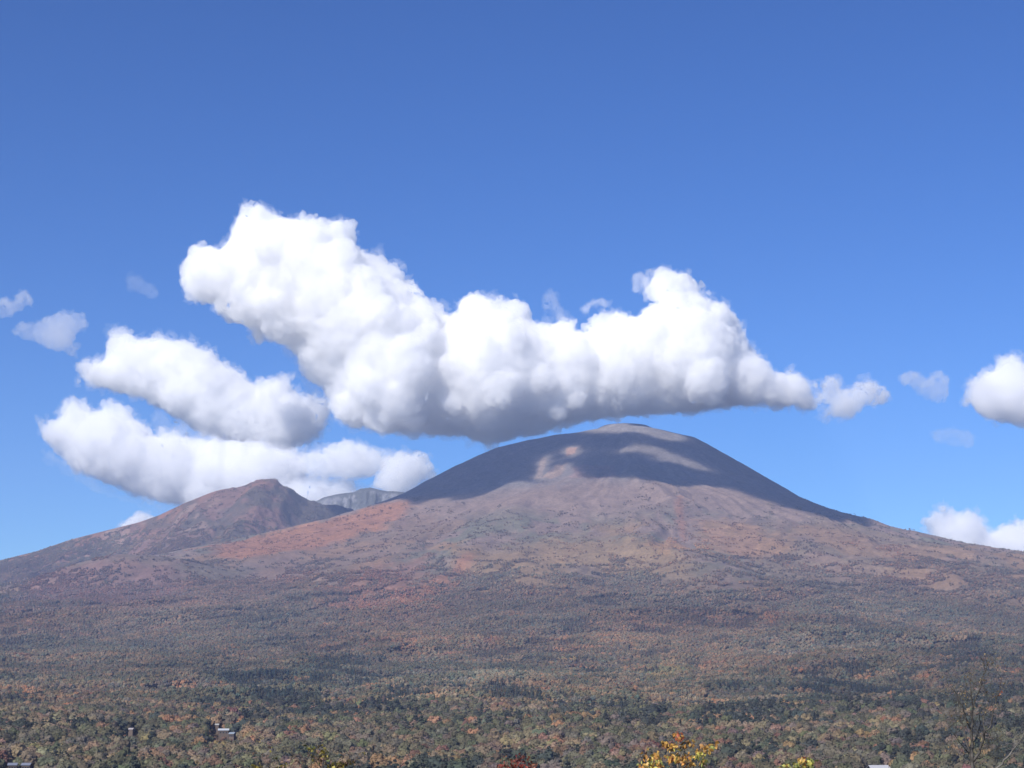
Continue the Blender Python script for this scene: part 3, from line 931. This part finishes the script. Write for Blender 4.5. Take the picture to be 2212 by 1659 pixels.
def tree_labels(order):
    ys = ny[order]; q = np.argsort(np.argsort(ys)) * 3 // len(ys)
    rowname = ['nearest row', 'middle row', 'farther row']
    cells = {}
    for i, rw in zip(order, q):
        zn = next(z[2] for z in ZONES if z[0] <= uu[i] < z[1])
        cells.setdefault((zn, int(rw), int(nsp[i])), []).append(i)
    out = {}
    for (zn, rw, sp_), L in cells.items():
        L.sort(key=lambda i: uu[i])
        for k, i in enumerate(L):
            head = 'the only ' if len(L) == 1 else ORD[k] + ' '
            tail = '' if len(L) == 1 else ' from the left'
            out[i] = head + KINDS_[sp_] + tail + ', ' + rowname[rw] + ', ' + zn
    return out


GROUPS = ['olive green forest trees', 'dark forest trees', 'grey-brown forest trees', 'tan forest trees', 'orange-brown forest trees', 'rust red forest trees', 'yellow forest trees']


def proto_mesh(name, g):
    V, F, A = g
    me = bpy.data.meshes.new(name)
    me.from_pydata(V.tolist(), [], F)
    a = me.attributes.new('var', 'FLOAT_VECTOR', 'POINT')
    AA = np.repeat(A[:, None], 3, 1) if A.ndim == 1 else A
    a.data.foreach_set('vector', AA.astype(np.float32).ravel())
    me.materials.append(M_CROWN)
    return me


pm = [proto_mesh('forest_tree', g) for g in SINGLE]
LAB = tree_labels(order)
for i in order:
    o = bpy.data.objects.new('conifer_tree' if nproto[i] > 4 else 'forest_tree', pm[nproto[i]])
    COL.objects.link(o)
    o.location = (nx[i], ny[i], nz[i] - .3)
    o.rotation_euler = (0, 0, nrot[i])
    o.scale = (nsz[i], nsz[i], nsz[i])
    o['tint'] = [float(c) for c in ntint[i]] + [1.0]
    tag(o, LAB[i], 'tree', GROUPS[nsp[i]], 'thing')

# far slopes, clump by clump
def z_top(x, y):
    return np.where((x > -4500) & (x < -200), np.maximum(z_main(x, y), z_left(x, y)), z_main(x, y))


CS = 35.0
gx, gy = np.meshgrid(np.arange(-3100, 3200, CS), np.arange(2290, 9880, CS * .92))
gx = gx.ravel() + RNG.uniform(-9, 9, gx.size); gy = gy.ravel() + RNG.uniform(-9, 9, gy.size)
m = np.abs(gx) < .29 * gy + 60
gx, gy = gx[m], gy[m]
gz = z_top(gx, gy)
phi_ = np.arctan2(gx - XS, YS - gy); r_ = np.hypot(gx - XS, YS - gy)
lim = gz + 150 * fbm(gx / 330, gy / 500, 3, 401) + 80 * fbm(gx / 100, gy / 160, 3, 411) + 150 * fbm(phi_ * 14, r_ / 900, 3, 421)
lim = np.where((gx < -200) & (z_left(gx, gy) > z_main(gx, gy) - 5), lim - 430, lim)
fade = sstep(250, 800, lim)
m = RNG.random(len(gx)) > np.where(lim < 900, np.minimum(fade * 1.05, .72), fade * 1.05)
gx, gy, gz, fade, phi_, r_ = gx[m], gy[m], gz[m], fade[m], phi_[m], r_[m]
csp = species(gx, gy, RNG.random(len(gx)))
up = sstep(3000, 6000, gy)[:, None]
av = (.5 + .5 * sstep(2300, 3800, gy))[:, None]
ct = PAL[csp]
avg = PAL[0] * .45 + PAL[2] * .3 + PAL[3] * .25
ct = ct * (1 - .38 * av) + avg * .38 * av
ct = ct * (1 - .45 * up) + np.array([.165, .125, .095]) * .45 * up + 0
big = fbm(gx / 500, gy / 420, 3, 431) + .7 * fbm(phi_ * 18, r_ / 1300, 3, 441)
hue_ = fbm(gx / 350, gy / 500, 3, 451)
GQ = np.stack([gx, gy], 1); jn = 50 * fbm(gx / 90, gy / 160, 3, 461)
for (poly, pc, s_, k_) in WPATCH:
    lo = poly.min(0) - 200; hi = poly.max(0) + 200
    sel = (gx > lo[0]) & (gx < hi[0]) & (gy > lo[1]) & (gy < hi[1])
    if not sel.any(): continue
    kk = np.zeros(len(gx)); kk[sel] = k_ * .85 * sstep(-s_ * .6, s_ * .6, edge_dist(GQ[sel], poly) + jn[sel])
    kk = np.where(csp == 1, kk * .25, kk)
    ct = ct * (1 - kk[:, None]) + pc * .82 * kk[:, None]
ct = .88 * ct * [1.07, 1.04, .90] * np.exp(RNG.normal(0, .08, len(gx)) + .34 * big)[:, None] * np.stack([1 + .22 * hue_ + .03, 1 + 0 * hue_ - .02, 1 - .1 * hue_], 1)
cproto = np.where(csp == 1, RNG.integers(6, 8, len(gx)), RNG.integers(0, 6, len(gx)))
fr = fade + RNG.uniform(-.12, .12, len(gx))
cproto = np.where(fr > .55, RNG.integers(11, 14, len(gx)), np.where(fr > .22, RNG.integers(8, 11, len(gx)), cproto))
crot = RNG.integers(0, 4, len(gx)) * 1.5708 + RNG.uniform(-.3, .3, len(gx))
csc = 1 - .45 * sstep(350, 800, gz)
e = 12.0
sx = (z_top(gx + e, gy) - z_top(gx - e, gy)) / (2 * e); sy = (z_top(gx, gy + e) - z_top(gx, gy - e)) / (2 * e)


def euler_on_slope(sx, sy, rot):
    out = np.zeros((len(sx), 3))
    for i in range(len(sx)):
        n = Vector((-sx[i], -sy[i], 1)).normalized()
        q = n.to_track_quat('Z', 'Y')
        q2 = Vector((0, 0, 1)).rotation_difference(n)
        from mathutils import Quaternion
        out[i] = (q2 @ Quaternion((0, 0, 1), float(rot[i]))).to_euler()[:]
    return out


ceul = euler_on_slope(sx, sy, crot)

# one object for the wood nobody could count: prototype faces plus one loose point per copy
PV, PF, PVAR, PID = [], [], [], []
off = 0
for k, g in enumerate(SINGLE + CLUMP):
    V, F, A = g
    PV.append(V); PF += [[q + off for q in f] for f in F]; off += len(V)
    PVAR.append(np.repeat(A[:, None], 3, 1) if A.ndim == 1 else A); PID.append(np.full(len(V), k))
NP = off
kx, ky, kz = nx[keepn], ny[keepn], nz[keepn]
pts = np.concatenate([np.stack([kx, ky, kz - .3], 1), np.stack([gx, gy, gz], 1)])
pid = np.concatenate([nproto[keepn], cproto + len(SINGLE)])
ptint = np.concatenate([ntint[keepn], ct])
pscl = np.concatenate([np.repeat(nsz[keepn][:, None], 3, 1), np.stack([np.ones(len(gx)), np.ones(len(gx)), csc], 1)])
peul = np.concatenate([np.stack([0 * kx, 0 * kx, nrot[keepn]], 1), ceul])
allv = np.concatenate(PV + [pts])
me = bpy.data.meshes.new('forest')
me.from_pydata(allv.tolist(), [], PF)
N = len(allv)


def att(name, typ, arr, key):
    a = me.attributes.new(name, typ, 'POINT')
    a.data.foreach_set(key, np.ascontiguousarray(arr).ravel())


att('var', 'FLOAT_VECTOR', np.concatenate(PVAR + [np.ones((len(pts), 3))]).astype(np.float32), 'vector')
att('pid', 'INT', np.concatenate(PID + [pid]).astype(np.int32), 'value')
att('loose', 'INT', np.concatenate([np.zeros(NP), np.ones(len(pts))]).astype(np.int32), 'value')
att('tint', 'FLOAT_VECTOR', np.concatenate([np.zeros((NP, 3)), ptint]).astype(np.float32), 'vector')
att('scl', 'FLOAT_VECTOR', np.concatenate([np.ones((NP, 3)), pscl]).astype(np.float32), 'vector')
att('eul', 'FLOAT_VECTOR', np.concatenate([np.zeros((NP, 3)), peul]).astype(np.float32), 'vector')
me.materials.append(M_CROWN)
fo = bpy.data.objects.new('forest', me); COL.objects.link(fo)
tag(fo, 'mixed autumn forest covering the lower slopes up to the tree line', 'forest', kind='stuff')

gt = bpy.data.node_groups.new('plant_forest', 'GeometryNodeTree')
gt.interface.new_socket('Geometry', in_out='INPUT', socket_type='NodeSocketGeometry')
gt.interface.new_socket('Geometry', in_out='OUTPUT', socket_type='NodeSocketGeometry')
N_ = gt.nodes.new
gi = N_('NodeGroupInput'); go = N_('NodeGroupOutput')


def named(nm, typ):
    n = N_('GeometryNodeInputNamedAttribute'); n.data_type = typ; n.inputs['Name'].default_value = nm
    return n.outputs['Attribute']


def eq(sock, val):
    n = N_('FunctionNodeCompare'); n.data_type = 'INT'; n.operation = 'EQUAL'
    gt.links.new(sock, n.inputs[2]); n.inputs[3].default_value = val
    return n.outputs[0]


a_loose, a_pid, a_scl, a_eul = named('loose', 'INT'), named('pid', 'INT'), named('scl', 'FLOAT_VECTOR'), named('eul', 'FLOAT_VECTOR')
sepg = N_('GeometryNodeSeparateGeometry'); sepg.domain = 'POINT'
gt.links.new(gi.outputs[0], sepg.inputs['Geometry']); gt.links.new(eq(a_loose, 1), sepg.inputs['Selection'])
e2r = N_('FunctionNodeEulerToRotation'); gt.links.new(a_eul, e2r.inputs[0])
joi = N_('GeometryNodeJoinGeometry')
for k in range(len(SINGLE) + len(CLUMP)):
    sp_ = N_('GeometryNodeSeparateGeometry'); sp_.domain = 'POINT'
    cond = eq(a_pid, k)
    gt.links.new(sepg.outputs['Inverted'], sp_.inputs['Geometry']); gt.links.new(cond, sp_.inputs['Selection'])
    rm = N_('GeometryNodeRemoveAttribute'); rm.inputs['Name'].default_value = 'tint'
    gt.links.new(sp_.outputs['Selection'], rm.inputs['Geometry'])
    g2i = N_('GeometryNodeGeometryToInstance'); gt.links.new(rm.outputs[0], g2i.inputs[0])
    iop = N_('GeometryNodeInstanceOnPoints')
    gt.links.new(sepg.outputs['Selection'], iop.inputs['Points']); gt.links.new(cond, iop.inputs['Selection'])
    gt.links.new(rm.outputs[0], iop.inputs['Instance']); gt.links.new(e2r.outputs[0], iop.inputs['Rotation']); gt.links.new(a_scl, iop.inputs['Scale'])
    gt.links.new(iop.outputs[0], joi.inputs[0])
gt.links.new(joi.outputs[0], go.inputs[0])
md = fo.modifiers.new('plant', 'NODES'); md.node_group = gt

# ------------------------------------------------------------------ houses
def box(bm, c, s):
    r = bmesh.ops.create_cube(bm, size=1.0)
    for v in r['verts']:
        v.co = Vector((v.co.x * s[0] + c[0], v.co.y * s[1] + c[1], v.co.z * s[2] + c[2]))


def bm_obj(name, bm, mat, parent):
    me = bpy.data.meshes.new(name); bm.to_mesh(me); bm.free()
    me.materials.append(mat)
    o = bpy.data.objects.new(name, me); COL.objects.link(o); o.parent = parent
    return o


M_WALL = mat_plain('house_wall', (.13, .10, .08), .85, 1.5, .15)
M_WIN = mat_plain('window_glass', (.03, .035, .045), .15, 1.0, .1, .5)
for k, (h, (hx, hy, hz)) in enumerate(zip(HOUSES, SITES)):
    u, v, W, D, H, turn, rc, lab = h
    root = empty('house' if W > 5 else 'shed', (hx, hy, hz - .5))
    root.rotation_euler = (0, 0, R(turn))
    tag(root, lab, 'house' if W > 5 else 'shed', 'buildings in the forest', 'thing')
    M_ROOF = mat_plain('roof_metal_%d' % k, rc, .45, 2.0, .08)
    wh = H - min(2.5, D * .24)
    bm = bmesh.new(); box(bm, (0, 0, wh / 2), (W * .9, D * .88, wh))
    for s in (-1, 1):
        x = s * W * .45
        a = [bm.verts.new((x, -D * .44, wh)), bm.verts.new((x, D * .44, wh)), bm.verts.new((x, 0, H - .35))]
        bm.faces.new(a)
    bm_obj('wall', bm, M_WALL, root)
    bm = bmesh.new()
    t = .22
    prof = [(-D * .54, wh - .25), (0, H), (D * .54, wh - .25), (D * .54, wh - .25 - t), (0, H - t), (-D * .54, wh - .25 - t)]
    rings = [[bm.verts.new((s * W * .53, p[0], p[1])) for p in prof] for s in (-1, 1)]
    for i in range(6):
        j = (i + 1) % 6
        bm.faces.new([rings[0][i], rings[0][j], rings[1][j], rings[1][i]])
    for rg_ in rings:
        bm.faces.new([rg_[0], rg_[1], rg_[4], rg_[5]]); bm.faces.new([rg_[1], rg_[2], rg_[3], rg_[4]])
    bmesh.ops.recalc_face_normals(bm, faces=bm.faces)
    ro = bm_obj('roof', bm, M_ROOF, root)
    if W > 5:
        bm = bmesh.new(); box(bm, (W * .22, D * .12, H + .1), (.6, .6, 1.3)); bm_obj('chimney', bm, M_WALL, ro)
        for q in (-.28, 0, .28):
            bm = bmesh.new(); box(bm, (W * q, -D * .44 - .01, wh * .72), (1.3, .06, 1.1)); bm_obj('window', bm, M_WIN, root)
        bm = bmesh.new(); box(bm, (W * .14, -D * .44 - .01, 1.55), (.95, .06, 2.1)); bm_obj('door', bm, mat_plain('door_wood', (.12, .07, .04)), root)

# ------------------------------------------------------------------ trees close to the viewer
def tube(V, F, path, r0, r1, k=6):
    P = [np.array(p, float) for p in path]
    n = len(P); off = len(V)
    for i, p in enumerate(P):
        d = P[min(i + 1, n - 1)] - P[max(i - 1, 0)]; d /= np.linalg.norm(d) + 1e-9
        a = np.cross(d, [0.3, 1, .1]); a /= np.linalg.norm(a); b = np.cross(d, a)
        r = r0 + (r1 - r0) * i / (n - 1)
        for j in range(k):
            t = 6.2832 * j / k
            V.append(p + (a * math.cos(t) + b * math.sin(t)) * r)
    for i in range(n - 1):
        for j in range(k):
            F.append([off + i * k + j, off + i * k + (j + 1) % k, off + (i + 1) * k + (j + 1) % k, off + (i + 1) * k + j])
    F.append([off + (n - 1) * k + j for j in range(k)])


def wiggle(path, amp, rng, steps=4):
    out = []
    for a, b in zip(path[:-1], path[1:]):
        for s in range(steps):
            t = s / steps
            p = a * (1 - t) + b * t
            if out: p = p + rng.normal(0, amp, 3)
            out.append(p)
    out.append(path[-1])
    return out


def twigs(V, F, path, rng, n, length, r, depth, ends, up=.6):
    for i in range(n):
        t = rng.uniform(.25, 1.0) * (len(path) - 1)
        i0 = min(int(t), len(path) - 2)
        p = path[i0] + (path[i0 + 1] - path[i0]) * (t - i0)
        d0 = path[i0 + 1] - path[i0]; d0 = d0 / (np.linalg.norm(d0) + 1e-9)
        d = d0 * .75 + rng.normal(0, .6, 3); d[2] += up * .5; d /= np.linalg.norm(d)
        L = length * rng.uniform(.45, 1.1)
        q = [p]
        for s in range(4):
            d = d + rng.normal(0, .16, 3); d[2] += .06 * up; d /= np.linalg.norm(d)
            q.append(q[-1] + d * L / 4)
        tube(V, F, q, r, r * .45, 4)
        ends.append(q)
        if depth > 0:
            twigs(V, F, q, rng, max(2, n // 2), length * .55, r * .55, depth - 1, ends, up)


def leaves_mesh(name, spots, mat, parent, rng, size, pal, droop=.6):
    V, F, Cc = [], [], []
    for (p, ci) in spots:
        d = rng.normal(0, 1, 3); d[2] -= droop * 1.6; d /= np.linalg.norm(d)
        a = np.cross(d, rng.normal(0, 1, 3)); a /= np.linalg.norm(a); n = np.cross(a, d)
        L = size * rng.uniform(.7, 1.2); W = L * rng.uniform(.25, .36)
        o = len(V)
        bend = n * L * rng.uniform(.02, .16)
        mid = p + d * L * .5
        V += [p, mid + a * W - bend * .3, mid + d * L * .18 + bend * .6, mid - a * W - bend * .3, p + d * L, p + d * L * .25 + a * W * .7, p + d * L * .25 - a * W * .7, p + d * L * .3 + bend * .4]
        F += [[o, o + 5, o + 7], [o, o + 7, o + 6], [o + 5, o + 1, o + 2, o + 7], [o + 7, o + 2, o + 3, o + 6], [o + 1, o + 4, o + 2], [o + 2, o + 4, o + 3]]
        c = np.array(pal[ci]) * math.exp(rng.normal(0, .25)); Cc += [c] * 8
    me = bpy.data.meshes.new(name); me.from_pydata([tuple(v) for v in V], [], F)
    at = me.color_attributes.new('tint', 'FLOAT_COLOR', 'POINT')
    at.data.foreach_set('color', np.concatenate([np.array(Cc), np.ones((len(Cc), 1))], 1).ravel())
    me.materials.append(mat)
    o = bpy.data.objects.new(name, me); COL.objects.link(o); o.parent = parent
    return o


def mat_leaf():
    m, t, out = nodes('autumn_leaf')
    at = t.nodes.new('ShaderNodeAttribute'); at.attribute_name = 'tint'
    b = t.nodes.new('ShaderNodeBsdfPrincipled'); b.inputs['Roughness'].default_value = .5; b.inputs['Specular IOR Level'].default_value = .35
    tr = t.nodes.new('ShaderNodeBsdfTranslucent')
    mx = t.nodes.new('ShaderNodeMixShader'); mx.inputs[0].default_value = .35
    t.links.new(at.outputs['Color'], b.inputs['Base Color']); t.links.new(at.outputs['Color'], tr.inputs['Color'])
    t.links.new(b.outputs[0], mx.inputs[1]); t.links.new(tr.outputs[0], mx.inputs[2]); t.links.new(mx.outputs[0], out.inputs['Surface'])
    return m


M_LEAF = mat_leaf()
M_BARK = mat_plain('bark', (.13, .11, .09), .9, 8, .4, .2, .5)
M_BARKG = mat_plain('bark_grey', (.075, .068, .06), .9, 5, .55, .2, .5)
M_BIRCH = mat_plain('bark_pale', (.13, .12, .105), .8, 6, .35, .2, .3)


def near_tree(name, label, cat, Y, trunk_uv, limbs, bark, seed, r_trunk, twig=None, leaf=None):
    """limbs: list of (list of (u, v, dy), start radius, end radius); drawn at distance Y and rooted in the ground"""
    rng = np.random.default_rng(seed)
    b = px(*trunk_uv, Y)
    gz = float(z_main(np.array([b[0]]), np.array([b[1]]))[0])
    root = empty(name, (b[0], b[1], gz))
    tag(root, label, cat, None, 'thing')
    o3 = np.array([b[0], b[1], gz])
    V, F, ends = [], [], []
    base = [np.array([0, 0, -.3]), np.array([.05, .1, (b[2] - gz) * .5]), b - o3]
    tube(V, F, wiggle(base, .02, rng), r_trunk * 2.2, r_trunk, 9)
    paths = []
    for (pts_, ra, rb) in limbs:
        p = [px(u, v, Y + dy) - o3 for (u, v, dy) in pts_]
        p = wiggle(p, .012 * Y / 40, rng, 3)
        tube(V, F, p, ra, rb, 6); paths.append(p)
    if twig:
        n, L, r, dep = twig
        for p in paths: twigs(V, F, p, rng, n, L, r, dep, ends)
    link_mesh('trunk', V, F, bark, root, True)
    if leaf:
        spots = []
        for (u, v, su, sv, n, ci) in leaf['spots']:
            for _ in range(n):
                p = px(u + rng.normal(0, su * .5), v + rng.normal(0, sv * .5), Y + rng.normal(0, leaf.get('deep', .3))) - o3
                spots.append((p, ci[rng.integers(0, len(ci))]))
        if leaf.get('ends'):
            for q in ends:
                if rng.random() < leaf['ends']:
                    for _ in range(2): spots.append((q[rng.integers(1, 5)] + rng.normal(0, .02, 3), leaf['ci'][rng.integers(0, len(leaf['ci']))]))
        leaves_mesh('crown', spots, M_LEAF, root, rng, leaf['size'], leaf['pal'])
    return root


GOLD = [(.62, .38, .10), (.48, .24, .06), (.36, .10, .05), (.52, .48, .12), (.14, .08, .03), (.26, .28, .08)]
near_tree('autumn_tree', 'golden orange tree top at the bottom edge, largest leafy one', 'tree', 36, (1462, 1700),
          [([(1462, 1700, 0), (1440, 1670, -.1), (1418, 1640, 0), (1412, 1622, 0)], .03, .008), ([(1462, 1700, 0), (1466, 1650, 0), (1470, 1610, .1), (1466, 1583, .1)], .03, .006),
           ([(1465, 1665, 0), (1500, 1640, .1), (1520, 1622, .1), (1546, 1606, .1)], .02, .005), ([(1466, 1650, 0), (1445, 1615, .1), (1438, 1606, .1)], .012, .004), ([(1468, 1640, 0), (1490, 1612, 0), (1498, 1602, 0)], .012, .004),
           ([(1462, 1690, 0), (1478, 1650, 0)], .02, .008), ([(1500, 1668, .2), (1527, 1672, .2), (1535, 1690, .2)], .01, .005)],
          M_BARK, 51, .05, twig=(5, .22, .004, 0),
          leaf=dict(size=.095, pal=GOLD, deep=.22, spots=[(1413, 1634, 16, 12, 38, [0, 1, 3]), (1410, 1654, 30, 14, 80, [0, 1, 3, 5, 0]), (1392, 1633, 5, 7, 8, [1, 4]), (1464, 1584, 9, 6, 14, [2, 2, 1]), (1466, 1594, 9, 6, 14, [1, 2]),
                    (1440, 1607, 10, 7, 26, [1, 0, 4]), (1455, 1613, 22, 7, 36, [1, 0, 0, 3]), (1490, 1605, 14, 6, 24, [1, 0, 4]), (1458, 1633, 24, 7, 46, [0, 1, 1, 3]), (1478, 1638, 22, 8, 46, [1, 0, 0, 2]), (1490, 1650, 26, 7, 26, [1, 0, 4]),
                    (1533, 1612, 15, 5, 20, [0, 1, 5]), (1520, 1620, 18, 6, 24, [0, 3, 1]), (1508, 1629, 14, 7, 26, [3, 5, 0]), (1516, 1643, 12, 10, 24, [5, 3, 0]), (1545, 1606, 5, 4, 8, [1]), (1440, 1720, 90, 40, 420, [0, 1, 3, 4])]))
near_tree('leafy_shrub', 'small yellow-green leafy top at the bottom edge, right of the golden tree', 'shrub', 36, (1725, 1700),
          [([(1725, 1700, 0), (1730, 1665, 0), (1738, 1640, 0)], .02, .005), ([(1725, 1690, 0), (1705, 1660, 0), (1684, 1638, 0)], .014, .004), ([(1727, 1685, 0), (1750, 1655, 0), (1752, 1642, 0)], .012, .004)],
          M_BARKG, 53, .03, twig=(4, .18, .0035, 0),
          leaf=dict(size=.095, pal=GOLD, deep=.18, spots=[(1737, 1650, 20, 9, 50, [3, 5, 3, 0]), (1734, 1641, 12, 7, 18, [0, 3, 2]), (1750, 1645, 8, 8, 20, [3, 5]), (1718, 1655, 14, 8, 26, [3, 5]), (1702, 1650, 10, 5, 10, [3, 0]), (1688, 1660, 14, 8, 12, [0, 3]), (1730, 1690, 50, 30, 160, [3, 5, 0])]))
near_tree('red_shrub', 'sparse red-leaved twigs at the bottom edge near the middle', 'shrub', 40, (1125, 1710),
          [([(1125, 1710, 0), (1110, 1670, 0), (1090, 1645, 0)], .016, .003), ([(1125, 1700, 0), (1124, 1660, 0), (1118, 1640, 0), (1108, 1598, 0)], .016, .003), ([(1126, 1700, 0), (1132, 1655, 0), (1130, 1628, 0)], .012, .003), ([(1125, 1690, 0), (1150, 1660, 0), (1160, 1642, 0)], .012, .003)],
          M_BARK, 55, .02, twig=(5, .25, .003, 0),
          leaf=dict(size=.085, pal=[(.24, .05, .035), (.16, .05, .035), (.27, .11, .06), (.12, .05, .04)], deep=.25, spots=[(1115, 1648, 18, 8, 34, [0, 2, 0]), (1090, 1652, 14, 8, 18, [1, 2, 0]), (1118, 1638, 9, 6, 12, [0, 1]), (1150, 1650, 14, 8, 20, [1, 2, 0]),
                    (1130, 1634, 12, 7, 12, [3, 1]), (1100, 1640, 14, 6, 8, [2, 1]), (1110, 1656, 40, 6, 44, [0, 0, 1]), (1125, 1695, 40, 25, 120, [0, 1])]))
DK = [(.16, .13, .03), (.34, .28, .06), (.07, .05, .02), (.30, .20, .14), (.10, .12, .04)]
near_tree('leafy_shrub', 'half bare tangle of grey twigs with dark yellow leaves, left of centre', 'shrub', 38, (690, 1712),
          [([(690, 1712, 0), (694, 1672, 0), (688, 1648, 0), (664, 1620, 0)], .02, .005), ([(692, 1690, 0), (697, 1652, 0), (700, 1640, 0), (708, 1622, 0)], .014, .004), ([(694, 1690, 0), (722, 1662, 0), (748, 1648, 0), (764, 1644, 0)], .014, .003),
           ([(688, 1700, 0), (660, 1665, 0), (640, 1640, 0), (636, 1628, 0)], .012, .003), ([(688, 1705, 0), (630, 1680, 0), (585, 1655, 0), (556, 1650, 0)], .014, .003), ([(660, 1668, 0), (680, 1640, 0), (684, 1632, 0)], .008, .003), ([(680, 1690, 0), (672, 1650, 0), (670, 1640, 0)], .009, .003)],
          M_BARKG, 57, .03, twig=(7, .28, .0032, 1),
          leaf=dict(size=.08, pal=DK, deep=.25, ends=.12, ci=[3, 0], spots=[(666, 1613, 7, 6, 10, [0, 1, 4]), (678, 1617, 8, 7, 12, [1, 0, 4]), (693, 1610, 5, 4, 5, [2, 0]), (701, 1620, 9, 5, 12, [1, 0]), (701, 1632, 12, 7, 26, [2, 0, 1, 4]), (698, 1642, 8, 5, 10, [2, 4]),
                    (732, 1650, 16, 6, 44, [2, 0, 1, 2]), (722, 1655, 16, 5, 30, [2, 2, 1]), (758, 1642, 9, 3, 12, [2, 2]), (748, 1648, 8, 4, 10, [2]), (556, 1656, 14, 5, 26, [1, 0]), (605, 1652, 12, 6, 14, [1, 3, 0]), (584, 1618, 4, 7, 5, [1, 3]), (640, 1640, 10, 8, 12, [3, 3]), (640, 1700, 90, 30, 200, [0, 1, 3])]))
BT = 60
near_tree('bare_tree', 'tall leafless tree with forked grey trunk at the lower right', 'tree', BT, (2101, 1690),
          [([(2101, 1690, 0), (2100, 1633, 0), (2100, 1600, 0), (2099, 1576, 0), (2101, 1529, .1), (2096, 1493, .1), (2094, 1462, .1)], .062, .010),
           ([(2101, 1529, .1), (2107, 1519, .1), (2117, 1481, 0), (2123, 1461, 0), (2128, 1448, 0)], .026, .007),
           ([(2100, 1650, 0), (2095, 1631, .1), (2086, 1592, .3), (2080, 1568, .4), (2074, 1555, .4), (2072, 1532, .5), (2070, 1505, .5)], .042, .008),
           ([(2099, 1576, 0), (2087, 1553, -.2), (2079, 1528, -.3), (2071, 1510, -.3), (2066, 1495, -.3)], .030, .007),
           ([(2101, 1660, 0), (2103, 1643, 0), (2115, 1625, -.1), (2123, 1601, -.2), (2128, 1581, -.3), (2137, 1572, -.3), (2145, 1536, -.3), (2152, 1508, -.3), (2160, 1487, -.3), (2163, 1462, -.3)], .050, .008),
           ([(2128, 1581, -.3), (2124, 1555, 0), (2133, 1530, 0), (2138, 1500, 0)], .02, .005), ([(2115, 1625, -.1), (2135, 1610, .2), (2150, 1600, .3)], .018, .004),
           ([(2095, 1631, .1), (2070, 1600, -.3), (2055, 1580, -.4), (2046, 1555, -.4)], .018, .004), ([(2100, 1605, 0), (2112, 1590, .4), (2118, 1560, .5), (2112, 1540, .5)], .018, .004),
           ([(2100, 1650, 0), (2080, 1635, .3), (2062, 1622, .5)], .016, .004), ([(2105, 1640, 0), (2130, 1632, .3), (2150, 1632, .4)], .016, .004)],
          M_BARKG, 59, .075, twig=(9, .75, .006, 2),
          leaf=dict(size=.07, pal=[(.20, .15, .08), (.32, .22, .10), (.30, .09, .05), (.15, .13, .08)], deep=.6, ends=.10, ci=[0, 1, 3, 0], spots=[(2160, 1492, 8, 8, 10, [2, 2, 1]), (2120, 1468, 8, 8, 8, [1]), (2098, 1490, 30, 30, 14, [0, 3])]))
near_tree('birch_tree', 'pale birch branch slanting up at the bottom right corner', 'tree', 52, (2150, 1690),
          [([(2150, 1690, 0), (2157, 1657, 0), (2176, 1636, 0), (2193, 1617, 0), (2208, 1592, 0), (2214, 1575, 0)], .035, .010), ([(2176, 1636, 0), (2190, 1628, .2), (2206, 1625, .2)], .014, .004), ([(2193, 1617, 0), (2192, 1598, .1), (2196, 1580, .1)], .012, .004)],
          M_BIRCH, 61, .05, twig=(5, .5, .005, 1))

# ------------------------------------------------------------------ haze: one closed box of even air
mh, th, oh = nodes('haze_air')
pv = th.nodes.new('ShaderNodeVolumePrincipled')
pv.inputs['Color'].default_value = (.47, .61, 1.0, 1)
pv.inputs['Density'].default_value = 3.8e-5
pv.inputs['Anisotropy'].default_value = 0.0
th.links.new(pv.outputs[0], oh.inputs['Volume'])
bm = bmesh.new()
zlo = min(float(Zg.min()), float(lr.data.vertices[0].co.z)) - 500
box(bm, (0, 5650, (zlo + 1530) / 2), (17400, 12300, 1530 - zlo))
hz = bm_obj('haze', bm, mh, None)
tag(hz, 'thin blue haze filling the air in front of the mountain', 'haze', kind='stuff')
